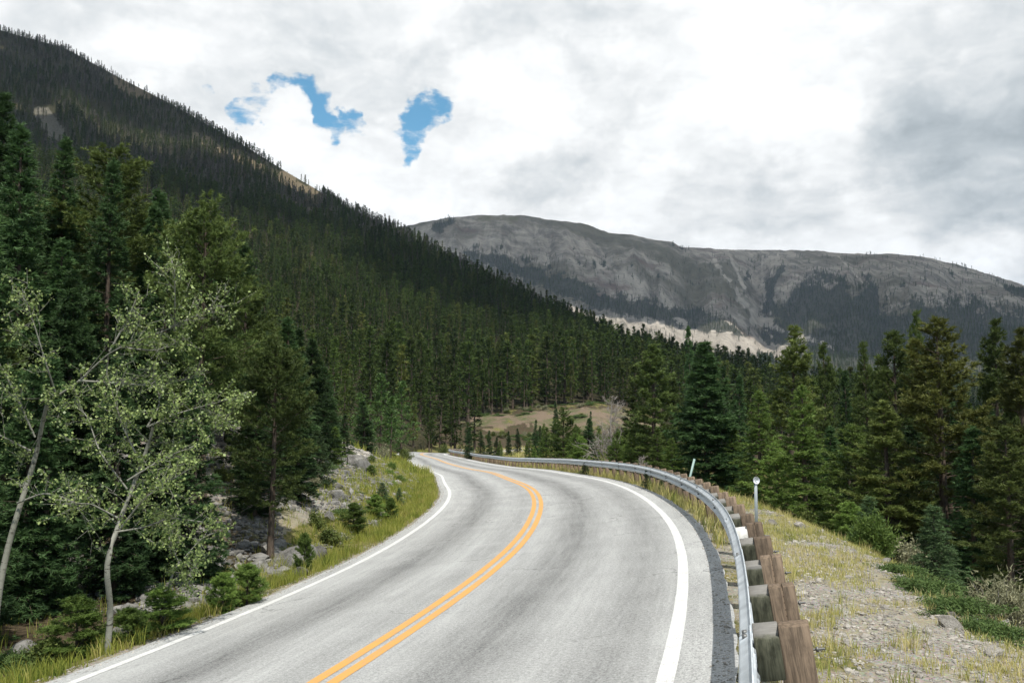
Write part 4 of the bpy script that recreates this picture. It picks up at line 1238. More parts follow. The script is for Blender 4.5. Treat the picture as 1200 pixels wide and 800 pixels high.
def forest():
    g = np.random.default_rng(99)
    # --- left mountain
    X1, Y1 = jitter_grid(-700, 330, 40, 820, 4.6, g)
    X2, Y2 = jitter_grid(-1500, 330, 40, 1750, 6.0, g)
    z1, a1, b1 = hill_z(X1, Y1); z2, a2, b2 = hill_z(X2, Y2)
    r1, r2 = np.hypot(X1, Y1), np.hypot(X2, Y2)
    th1, th2 = np.arctan2(X1, Y1), np.arctan2(X2, Y2)
    s1, d1 = road_coords(X1, Y1); g1_ = ground_z(X1, Y1)
    low = ((d1 < -15) | ((d1 < -5.5) & (s1 > 112))) & (r1 > 78) & (th1 > az_of(300)) & (th1 < az_of(560)) & (r1 < 190)
    z1 = np.maximum(z1, np.where(r1 < 260, g1_, -99))
    k1 = (b1 <= 0.02) & ((r1 > np.interp(th1, MAZ, RF) + 1) | low)
    k2 = (b2 > 0.02) & (r2 < np.interp(th2, MAZ, RU) + 60)
    X, Y, Z = np.concatenate([X1[k1], X2[k2]]), np.concatenate([Y1[k1], Y2[k2]]), np.concatenate([z1[k1], z2[k2]])
    T2 = np.concatenate([b1[k1], b2[k2]])
    th, r = np.arctan2(X, Y), np.hypot(X, Y)
    px, py = proj(X, Y, Z)
    k = (th > radians(-42)) & (th < radians(23)) & (Y > 20)
    sc, oc = hill_zone(px, py, X, Y)
    bare = np.where(T2 > .08, np.maximum(sc, oc), np.where(T2 > 0, oc, -1))
    k &= ~((bare > .02) & (g.random(len(X)) > np.where(oc > sc, .22, .05)))
    n = fbm(X * .02, Y * .02, 3, 71)
    k &= g.random(len(X)) < .88 + 1.7 * n
    # thin, broken cover along the skyline ridge
    ridge = np.clip(T2, 0, 1)
    X, Y, Z, T2, px, py, th, r, n = (a[k] for a in (X, Y, Z, T2, px, py, th, r, n))
    N = len(X)
    Hs = np.where(T2 > .02, np.where(T2 > .8, g.uniform(6, 11.5, N), g.uniform(7, 15.5, N)), g.uniform(8.5, 17.5, N)) * (1 + .5 * n)
    Hs = np.where(r < 260, Hs * 1.05, Hs)
    Hs = np.where((px < 420) & (r < 240), Hs * np.interp(r, [90, 240], [.5, .85]), Hs)
    wd = g.uniform(.7, 1.4, N) * np.where(T2 > .8, 1.35, 1)
    upper = sm(T2, .02, .2)
    gn = fbm(px * .02, py * .03, 3, 73)
    dead = upper * np.clip(.30 + 2.6 * gn + .35 * (px < 140), 0, 1)
    tint = np.where(g.random(N) < .12 + .65 * dead, -g.uniform(.4, 1., N) * (upper > .1) , g.uniform(0, .5, N) * (g.random(N) < .35))
    idx = g.integers(0, 6, N)
    foot = (r < np.interp(th, MAZ, RF) * 1.12 + 4)
    idx = np.where(foot & (px < 540), g.choice([2, 5, 0], N), idx); Hs = np.where(foot & (px < 540), Hs * g.uniform(.35, .95, N), Hs); wd = np.where(foot, wd * 1.25, wd)
    vis = (px > -30) & (px < 1000) & (py < 560) & (T2 <= 0)
    # a few rows of the nearest ones by image size, each a tree of its own
    size = Hs / r
    hidden = (px < 372)
    order = np.argsort(-np.where(vis & ~hidden, size, -1))
    first = order[:150]
    mask = np.zeros(N, bool); mask[first] = True
    src = {}
    for i in first:
        tr, cr, h0, r0 = MID[idx[i]]
        kk = Hs[i] / h0
        o = empty('conifer_tree', (X[i], Y[i], Z[i] - .3), g.uniform(0, 6.28), (kk * wd[i], kk * wd[i], kk))
        if px[i] > 530: lab = 'tall dark conifer in the front rows of dense forest above the brown cut bank'
        else: lab = 'tall dark conifer in the front rows of dense forest left of the cut bank'
        tag(o, lab, 'tree', 'front-row conifers above the cut bank' if px[i] > 530 else 'front-row conifers left of the cut bank')
        a = link('trunk', tr, o); b = link('crown', cr, o)
        if tint[i]: b['tint'] = float(tint[i])
        src.setdefault(int(idx[i]), (a, b))
    sources = [src[i] for i in sorted(src)]
    vx, vy = jitter_grid(8, 330, 62, 420, 4.6, g); vz = ground_z(vx, vy); qx, qy = proj(vx, vy, vz); s_, d_ = road_coords(vx, vy)
    k = (qx > 700) & (qx < 1260) & (d_ > 34) & (np.hypot(vx, vy) > 70) & ((qx > 800) | (np.hypot(vx, vy) > 245)) & (g.random(len(vx)) < .8)
    vx, vy, vz = vx[k], vy[k], vz[k]; nv = len(vx)
    X, Y, Z = np.r_[X, vx], np.r_[Y, vy], np.r_[Z, vz]; Hs = np.r_[Hs, g.uniform(6, 12, nv)]; wd = np.r_[wd, g.uniform(.9, 1.4, nv)]; tint = np.r_[tint, g.uniform(0, .4, nv) * (g.random(nv) < .4)]; mask = np.r_[mask, np.zeros(nv, bool)]
    m = ~mask
    kk = Hs[m] / 15
    P = np.stack([X[m], Y[m], Z[m] - .3], 1)
    # far trees are hidden behind the near-left ones only partly, all kept
    scatter_object('mountain_forest', 'dense dark conifer forest covering the left mountainside', P, np.stack([kk * wd[m], kk * wd[m], kk], 1),
                   np.stack([0 * kk, 0 * kk, g.uniform(0, 6.28, m.sum())], 1), g.integers(0, len(sources), m.sum()), tint[m], sources)
    # --- far mountain and valley
    X, Y = [], []
    x_, y_ = jitter_grid(20, 2600, 420, 2300, 9.5, g); X.append(x_); Y.append(y_)
    x_, y_ = jitter_grid(-500, 2600, 2100, 4300, 10, g); X.append(x_); Y.append(y_)
    X, Y = np.concatenate(X), np.concatenate(Y)
    Z, t = far_z(X, Y); px, py = proj(X, Y, Z); r = np.hypot(X, Y)
    k = (px > 470) & (px < 1260) & (py > 240) & (py < 500)
    X, Y, Z, px, py, r = (a[k] for a in (X, Y, Z, px, py, r))
    f, p, m_ = far_zone(px, py)
    den = np.where(r < 1900, 1., f ** .8) * (.66 + 1.5 * fbm(X * .006, Y * .006, 4, 81))
    den = np.maximum(den, .05 * ((py > 300) & (p < .5)))
    den = np.where((r < 1900) & ~((px > 690) & (px < 1250)), 0, den)
    k = g.random(len(X)) < den
    X, Y, Z, r = (a[k] for a in (X, Y, Z, r)); N = len(X)
    Hs = g.uniform(7, 18, N); kk = Hs / 15; wd = g.uniform(.9, 1.6, N)
    scatter_object('distant_forest', 'far dark forest patches in the valley and on the bare mountain', np.stack([X, Y, Z - .5], 1), np.stack([kk * wd, kk * wd, kk], 1),
                   np.stack([0 * kk, 0 * kk, g.uniform(0, 6.28, N)], 1), g.integers(0, len(sources), N), np.where(g.random(N) < .04, -g.uniform(.2, .6, N), 0), sources)
    print('forest', len(first), m.sum(), N)
forest()


# ================================================================== rocks and stones
def rock_mesh(seed, mat, sub=3, cuts=16):
    g = np.random.default_rng(seed)
    bm = bmesh.new(); bmesh.ops.create_icosphere(bm, subdivisions=sub, radius=1)
    v = np.array([q.co[:] for q in bm.verts]); f = np.array([[q.index for q in p.verts] for p in bm.faces]); bm.free()
    for _ in range(cuts):
        n = unit(g.normal(0, 1, 3)); h = g.uniform(.52, .85)
        v = v - np.maximum(v @ n - h, 0)[:, None] * n
    v = v + unit(v) * (.05 * fbm(v[:, 0] * 3 + seed, v[:, 1] * 3 + v[:, 2] * 2, 3, seed))[:, None]
    v = v * np.array([1, g.uniform(.65, .95), g.uniform(.5, .8)])
    return mesh('boulder', v, [f], [mat], flat=True)


ROCKS = [rock_mesh(100 + i, M['rock']) for i in range(7)]
PALE = [rock_mesh(120 + i, M['palerock']) for i in range(6)]


def rock(x, y, r, label, group=None, pale=False, z=None, name='boulder'):
    lst = PALE if pale else ROCKS
    zz = gz(x, y) if z is None else z
    o = link(name, lst[RNG.integers(len(lst))], None, (x, y, zz + r * .18))
    o.rotation_euler = (RNG.normal(0, .25), RNG.normal(0, .25), RNG.uniform(0, 6.28)); o.scale = (r * RNG.uniform(.9, 1.3), r, r * RNG.uniform(.85, 1.15))
    return tag(o, label, 'rock', group)


g0 = np.random.default_rng(5)
for x, Y, r, lab in [(345, 21.5, .62, 'largest pale boulder beside the thin bare pine trunk'), (372, 22.3, .36, 'flat grey boulder right of the largest one'),
                     (318, 21.8, .42, 'grey boulder left of the thin bare pine trunk'), (300, 20.6, .34, 'dark boulder between the two bare pine trunks'),
                     (330, 19.8, .28, 'angular boulder low in front of the largest boulder'), (384, 26.5, .30, 'white faced flat stone high on the bank'),
                     (352, 19.4, .24, 'dark stone at the lower end of the boulder pile'), (140, 14.6, .32, 'grey boulder beside the straight aspen trunk'),
                     (38, 14.6, .45, 'big mossy stone in the hollow at the bottom left'), (68, 13.9, .26, 'smaller stone beside the mossy one in the hollow'),
                     (392, 30, .42, 'dark ledge-like boulder under the flat juniper'), (418, 40, .75, 'long grey ledge of rock below the pale scree')]:
    p = at(x, 600, Y); rock(p[0], p[1], r, lab)
BG = 'loose boulders on the left rock bank'
n_ = 0
while n_ < 70:
    s_, dl = g0.uniform(11, 46), g0.uniform(1.5, 8)
    q = road_pt(s_, -LEFT_EDGE - dl)
    rock(q[0], q[1], g0.choice([.12, .16, .2, .28], p=[.4, .3, .2, .1]), 'loose grey boulder lying on the rubble of the left bank', BG); n_ += 1
CG = 'pale stones along the right crest'
for i in range(54):
    s_ = g0.uniform(2, 34); dr = g0.normal(3.3, .45) if i % 3 else g0.uniform(2.4, 4.5)
    q = road_pt(s_, RIGHT_EDGE + dr)
    rock(q[0], q[1], g0.choice([.06, .09, .13, .18], p=[.4, .3, .2, .1]), 'pale angular stone lying along the crest of the gravel slope', CG, True)
for x, y, Y, r, lab in [(1152, 0, 13.2, .2, 'rounded pale boulder between the juniper mats and the sagebrush'), (1172, 0, 12.2, .22, 'brownish boulder under the sagebrush at the crest'),
                        (1160, 0, 9.6, .14, 'jagged pale stone low on the crest at the right bottom corner'), (905, 0, 22.5, .17, 'pale stone nearest the reflector post'),
                        (935, 0, 22.2, .2, 'flat pale stone in the small stone row on the gravel')]:
    p = at(x, 600, Y); rock(p[0], p[1], r, lab, None, True)


def stones(name, label, P, size, mat, g, cat='gravel'):
    """many small angular stones as one mass"""
    ico = np.array([(0, 0, 1), (.89, 0, .45), (.28, .85, .45), (-.72, .53, .45), (-.72, -.53, .45), (.28, -.85, .45),
                    (.72, .53, -.45), (-.28, .85, -.45), (-.89, 0, -.45), (-.28, -.85, -.45), (.72, -.53, -.45), (0, 0, -1)])
    fi = np.array([(0, 1, 2), (0, 2, 3), (0, 3, 4), (0, 4, 5), (0, 5, 1), (1, 6, 2), (2, 6, 7), (2, 7, 3), (3, 7, 8), (3, 8, 4), (4, 8, 9), (4, 9, 5), (5, 9, 10), (5, 10, 1), (1, 10, 6), (6, 11, 7), (7, 11, 8), (8, 11, 9), (9, 11, 10), (10, 11, 6)])
    N = len(P); sx = size[:, None, None] * g.uniform(.55, 1.3, (N, 1, 3)) * np.array([1, 1, .62])
    v = ico[None] * g.uniform(.72, 1.25, (N, 12, 1)) * sx
    a = g.uniform(0, 6.28, N); c_, s_ = np.cos(a)[:, None], np.sin(a)[:, None]
    v = np.stack([v[..., 0] * c_ - v[..., 1] * s_, v[..., 0] * s_ + v[..., 1] * c_, v[..., 2]], -1) + P[:, None]
    f = (fi[None] + (np.arange(N) * 12)[:, None, None]).reshape(-1, 3)
    me = mesh(name, v.reshape(-1, 3), [f], [mat], None, [np.repeat(g.random(N), 20)], flat=True)
    tag(link(name, me), label, cat, None, 'stuff')


def on_ground(x, y, dz=0.): return np.stack([x, y, ground_z(x, y) + dz], 1)


def scatter_sd(n, s0, s1, d0, d1, g, pw=1.6):
    s = s0 + (s1 - s0) * g.random(n) ** pw; d = d0 + (d1 - d0) * g.random(n)
    q = road_pt(s, d); return q[:, 0], q[:, 1], s, d


g1 = np.random.default_rng(12)
x, y, s, d = scatter_sd(46000, -3, 48, RIGHT_EDGE + .3, RIGHT_EDGE + 5.2, g1)
sz = g1.lognormal(-4.2, .55, len(x)).clip(.006, .09); k = fbm(x * .5, y * .5, 3, 91) > -.15
stones('gravel', 'pale loose gravel strewn over the slope right of the guardrail', on_ground(x[k], y[k], .004), sz[k], M['palerock'], g1)
x, y, s, d = scatter_sd(22000, 9, 60, -LEFT_EDGE - 8, -LEFT_EDGE - 1.2, g1, 1.2)
sz = g1.lognormal(-3.05, .6, len(x)).clip(.02, .24); k = fbm(x * .4, y * .4, 3, 92) > -.16
stones('rubble', 'grey broken rubble covering the left roadside bank', on_ground(x[k], y[k], .01), sz[k], M['rock'], g1)
x, y, s, d = scatter_sd(2600, 38, 66, -LEFT_EDGE - 11, -LEFT_EDGE - 4, g1, 1)
stones('scree', 'pale scree spilling down the bank above the left verge', on_ground(x, y, .03), g1.lognormal(-2.3, .5, len(x)).clip(.04, .32), M['palerock'], g1)
x, y, s, d = scatter_sd(9000, -4, 60, -LEFT_EDGE - .42, -LEFT_EDGE + .12, g1); P = on_ground(x, y, .0); P[:, 2] = np.where(d > -LEFT_EDGE, P[:, 2] + .045, P[:, 2])
stones('shoulder_gravel', 'fine grit along the left pavement edge', P, g1.lognormal(-4.7, .4, len(x)).clip(.004, .03), M['palerock'], g1)
x, y, s, d = scatter_sd(9000, -4, 50, RIGHT_EDGE - .18, RIGHT_EDGE + .5, g1); P = on_ground(x, y, .0); P[:, 2] = np.where(d < RIGHT_EDGE, P[:, 2] + .045, P[:, 2])
stones('shoulder_gravel', 'fine grit under the guardrail along the right pavement edge', P, g1.lognormal(-4.6, .4, len(x)).clip(.004, .035), M['palerock'], g1)
xx = g1.normal(-1.2, 1.6, 700); yy = g1.normal(125, 2.6, 700)
stones('stone_pile', 'heap of whitish stones in the grass beyond the far guardrail', on_ground(xx, yy, .15), g1.lognormal(-1.7, .4, 700).clip(.06, .5), M['palerock'], g1)


# ================================================================== grass
def blades(P, h, w, g, lean=.35):
    N = len(P); a = g.uniform(0, 6.28, N); t = np.stack([np.cos(a), np.sin(a), 0 * a], 1); n = np.stack([-np.sin(a), np.cos(a), 0 * a], 1)
    b = g.uniform(0, 6.28, N); ln = np.stack([np.cos(b), np.sin(b), 0 * b], 1) * (h * lean * g.uniform(.2, 1.6, N))[:, None]
    h = h[:, None]; w = w[:, None]; up = np.array([0, 0, 1.])
    V = np.stack([P - t * w, P + t * w, P + up * h * .55 + ln * .32 - t * w * .75, P + up * h * .55 + ln * .32 + t * w * .75, P + up * h * .96 + ln], 1)
    i = np.arange(N)[:, None] * 5
    return V.reshape(-1, 3), i + np.array([[0, 1, 3, 2]]), i + np.array([[2, 3, 4]])


def grass(name, label, parts, mat, g):
    acc = Acc()
    for x, y, n, sig, h0, h1, w, dens in parts:
        cx = np.repeat(x, n) + g.normal(0, sig, len(x) * n); cy = np.repeat(y, n) + g.normal(0, sig, len(x) * n)
        P = on_ground(cx, cy, -.01)
        s_, d_ = road_coords(cx, cy); k = (d_ < -LEFT_EDGE - .02) | (d_ > RIGHT_EDGE + .02)
        h = (np.repeat(g.uniform(h0, h1, len(x)), n) * g.uniform(.55, 1.15, len(x) * n)); cr = np.repeat(g.random(len(x)), n)
        P, h, cr = P[k], h[k], cr[k]
        v, q, t = blades(P, h, np.full(len(P), w) * g.uniform(.6, 1.3, len(P)), g)
        r = np.clip(.6 * cr + .4 * g.random(len(P)), 0, 1)
        n0 = acc.n; acc.add(v, q, 0, r); acc.P.append(t + n0); acc.M.append(0); acc.R.append(r)
    tag(link(name, acc.mesh(name, [mat])), label, 'grass', None, 'stuff')


g2 = np.random.default_rng(31)
parts = []
x, y, s, d = scatter_sd(5200, -3, 40, -LEFT_EDGE - 1.9, -LEFT_EDGE - .18, g2, 1.2); k = (g2.random(len(x)) < 1.1 - .5 * (-d - LEFT_EDGE) / 1.9) & (fbm(x * .8, y * .8, 3, 14) > -.16); parts.append((x[k], y[k], 9, .05, .10, .34, .0055, 0))
x, y, s, d = scatter_sd(2600, 20, 70, -LEFT_EDGE - 3.4, -LEFT_EDGE - .2, g2, .8); parts.append((x, y, 9, .09, .12, .36, .010, 0))
x, y, s, d = scatter_sd(3800, 55, 150, -LEFT_EDGE - 16, -LEFT_EDGE - .3, g2, .9); parts.append((x, y, 8, .2, .35, .8, .028, 0))
x, y, s, d = scatter_sd(1500, -3, 30, -LEFT_EDGE - 6, -LEFT_EDGE - 1.7, g2, 1); k = g2.random(len(x)) < .5; parts.append((x[k], y[k], 7, .06, .12, .35, .007, 0))
grass('verge_grass', 'green and straw grass growing along the left road verge', parts, M['verge'], g2)
parts = []
x, y, s, d = scatter_sd(16000, -3, 48, RIGHT_EDGE + .25, RIGHT_EDGE + 4.0, g2, 1.3); k = fbm(x * .7, y * .7, 4, 15) > -.04; parts.append((x[k], y[k], 8, .05, .04, .15, .0042, 0))
x, y, s, d = scatter_sd(240, -3, 40, RIGHT_EDGE + .7, RIGHT_EDGE + 4.0, g2, 1.3); parts.append((x, y, 30, .07, .12, .30, .004, 0))
x, y, s, d = scatter_sd(900, 9, 70, RIGHT_EDGE + .05, RIGHT_EDGE + .8, g2, 1); parts.append((x, y, 9, .06, .15, .5, .008, 0))
x, y, s, d = scatter_sd(2600, 22, 62, RIGHT_EDGE + .8, RIGHT_EDGE + 6.0, g2, 1); parts.append((x, y, 9, .08, .14, .40, .009, 0))
x, y, s, d = scatter_sd(3600, 55, 130, RIGHT_EDGE + .5, RIGHT_EDGE + 26, g2, 1); parts.append((x, y, 7, .2, .3, .75, .028, 0))
grass('dry_grass', 'sparse dry grass tufts on the gravel slope right of the guardrail', parts, M['dry'], g2)
# flowering weeds, tall stalks
g3 = np.random.default_rng(77)
x, y, s, d = scatter_sd(46, 56, 76, -LEFT_EDGE - .35, -LEFT_EDGE - .1, g3, 1)
grass('tall_weeds', 'row of tall thin weeds standing at the white line inside the far bend', [(x, y, 3, .04, .5, .8, .012, 0)], M['dry'], g3)


# ================================================================== guardrail
def guardrail():
    root = empty('guardrail', road_pt(0, 4.05)); org = np.array(root.location)
    tag(root, 'long galvanised guardrail on heavy wooden posts curving along the right road edge', 'guardrail')
    prof = np.array([(.006, .156), (.0, .148), (.012, .128), (.070, .098), (.083, .086), (.083, .066), (.070, .053), (.012, .024), (.0, .012), (.0, -.012), (.012, -.024), (.070, -.053), (.083, -.066), (.083, -.086), (.070, -.098), (.012, -.128), (.0, -.148), (.006, -.156)])
    back = prof[::-1] - np.array([.006, 0]); loop = np.concatenate([prof, back])   # (towards the road, up)
    def frame(s):
        th = np.interp(s, S, TH); e = np.interp(s, S, RE); lean = np.arctan(e) + radians(1.5)
        tn = np.stack([np.sin(th), np.cos(th), 0 * th], -1); rt = np.stack([np.cos(th), -np.sin(th), 0 * th], -1); up = np.array([0, 0, 1.]) + 0 * tn
        c_, s_ = np.cos(lean)[..., None], np.sin(lean)[..., None]
        return tn, rt * c_ + up * s_, up * c_ - rt * s_   # tangent, outward, upward (leaning to the road)
    D0, H0 = 4.0, .60
    def off_(q): return .045 + H0 * np.interp(q, S, RE) + .016
    sec = 3.81; s0 = -9.0; k = 0
    while s0 < 150:
        ss = np.linspace(s0, s0 + sec + .16, 14)
        tn, ou, up = frame(ss)
        base = road_pt(ss, D0 + off_(ss)) + up * (H0 + (.0035 if k % 2 else 0)) + (-ou) * (.004 if k % 2 else 0) + up * (.012 * np.sin(ss * .31))[:, None]
        V = base[:, None] - ou[:, None] * loop[None, :, :1] + up[:, None] * loop[None, :, 1:]
        n, m = V.shape[:2]
        f = grid_faces(n, m, True)
        caps = [np.arange(m)[None], (np.arange(m) + (n - 1) * m)[None, ::-1]]
        me = mesh('rail', V.reshape(-1, 3) - org, [f] + caps, [M['galv']])
        r = link('rail', me, root)
        if s0 < 40:   # splice bolts, one mesh per joint
            acc = Acc()
            tn1, ou1, up1 = frame(np.array([s0 + .08]))
            for a in (-.06, .06):
                for b in (.035, -.035, .115, -.115):
                    cpt = road_pt(np.array([s0 + .08 + a]), D0 + off_(s0))[0] + up1[0] * (H0 + b) - ou1[0] * .047 - org
                    bv, bf = box(0, 0, 0, .03, .03, .03); acc.add(cpt + bv[:, :1] * tn1[0] + bv[:, 1:2] * ou1[0] + bv[:, 2:] * up1[0], bf)
            link('splice_bolts', acc.mesh('splice_bolts', [M['darksteel']]), r)
        s0 += sec; k += 1
    # posts, spacer blocks and through bolts
    g = np.random.default_rng(4)
    ps = np.arange(-1.17, 148, 1.6)
    pm = bevel_mesh(mesh('post', *[(lambda b: (b[0], [b[1]]))(box(0, 0, -.30, .19, .18, 2.06))][0], [M['post']]), .008)
    # one sound post and one split by a drying crack
    def split_post():
        acc = Acc()
        for cx, sx in ((-.051, .096), (.0505, .095)):
            v, f = box(cx, 0, -.30, sx, .18, 2.06); v[:, 0] += np.where(v[:, 2] > 0, np.sign(cx) * .004, 0); acc.add(v, f)
        v, f = box(0, 0, -.30, .1, .165, 2.03); acc.add(v, f)
        return bevel_mesh(acc.mesh('post', [M['post']]), .006)
    pm2 = split_post()
    def block(chamf, mat):
        v, f = box(0, 0, 0, .16, .17, .33)
        front = (v[:, 1] < 0) & (v[:, 2] > 0); v[front, 2] -= chamf
        return bevel_mesh(mesh('spacer_block', v, [f], [mat]), .006)
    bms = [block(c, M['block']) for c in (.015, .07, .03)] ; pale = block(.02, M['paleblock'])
    bolt = Acc()
    v, f = tubes(np.array([[[x, 0, 0] for x in (-.30, -.2, .0, .165)]]), np.full((1, 4), .008), 8); bolt.add(v, f)
    v, f = box(.118, 0, 0, .016, .028, .028); bolt.add(v, f)
    bolt = bolt.mesh('bolt', [M['darksteel']])
    from mathutils import Matrix
    for i, s in enumerate(ps):
        sa = np.array([s]); tn, ou, up = (a[0] for a in frame(sa))
        gp = road_pt(sa, D0 + off_(s))[0] - org
        def place(nm, me, off, rise, parent, tw=0.):
            o = link(nm, me, parent)
            mat = Matrix(((*[float(q) for q in (ou[0], tn[0], up[0])],), (*[float(q) for q in (ou[1], tn[1], up[1])],), (*[float(q) for q in (ou[2], tn[2], up[2])],))).to_4x4()
            mat = mat @ Matrix.Rotation(tw, 4, 'Z')
            mat.translation = Vector(gp + ou * off + up * rise)
            return o, mat
        tw = g.normal(0, .035); dz = g.normal(0, .012)
        p, m1 = place('post', pm2 if i in (1, 2, 4, 8) else pm, .258, .005 + dz, root, tw); p.matrix_local = m1
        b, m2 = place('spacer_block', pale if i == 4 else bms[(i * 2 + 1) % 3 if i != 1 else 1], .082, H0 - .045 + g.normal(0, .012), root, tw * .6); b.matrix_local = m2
        if i == 4: b['label'] = 'pale bare spacer block'
        if i < 40:
            bo, m3 = place('bolt', bolt, .26, H0 - .04, p)
            bo.matrix_local = m1.inverted() @ m3
guardrail()


def reflector_post(px, Y, ytop, label, leanx, mat, head):
    p = at(px, ytop, Y); zg = gz(p[0], p[1]); H = p[2] - zg
    o = empty('delineator_post', (p[0], p[1], zg)); o.rotation_euler = (0, leanx, .25); tag(o, label, 'marker post')
    # U-shaped steel channel
    pr = np.array([(-.04, .0), (-.028, .0), (-.018, -.022), (.018, -.022), (.028, 0), (.04, 0), (.04, .004), (.026, .004), (.016, -.018), (-.016, -.018), (-.026, .004), (-.04, .004)])
    n = len(pr); V = np.concatenate([np.c_[pr, np.full(n, z)] for z in (-.4, H - (.06 if head else 0))])
    f = grid_faces(2, n, True)
    link('post', mesh('post', V, [f, np.arange(n)[None, ::-1], np.arange(n)[None] + n], [mat]), o)
    if head:
        a = np.arange(8) * pi / 4 + pi / 8; ring = np.stack([np.cos(a) * .085, 0 * a, np.sin(a) * .085], 1)
        V = np.concatenate([ring + [0, -.042, H - .085], ring + [0, -.026, H - .085]])
        link('reflector', mesh('reflector', V, [grid_faces(2, 8, True), np.arange(8)[None], np.arange(8)[None, ::-1] + 8], [M['reflector']]), o)
        a = np.arange(12) * pi / 6; ring = np.stack([np.cos(a) * .034, 0 * a, np.sin(a) * .034], 1)
        V = np.concatenate([ring + [0, -.052, H - .085], ring + [0, -.043, H - .085]])
        link('lens', mesh('lens', V, [grid_faces(2, 12, True), np.arange(12)[None]], [M['galv']]), o)
reflector_post(885.5, 21.5, 558, 'upright galvanised marker post with a white reflector behind the guardrail', 0, M['postgrey'], True)
reflector_post(803, 33, 536, 'leaning pale green marker post behind the bend of the guardrail', .28, M['greenpost'], False)


# ================================================================== sky, sun, camera
AZ_SUN, EL_SUN = radians(158), radians(61)
SUN = Vector((sin(AZ_SUN) * cos(EL_SUN), cos(AZ_SUN) * cos(EL_SUN), sin(EL_SUN)))


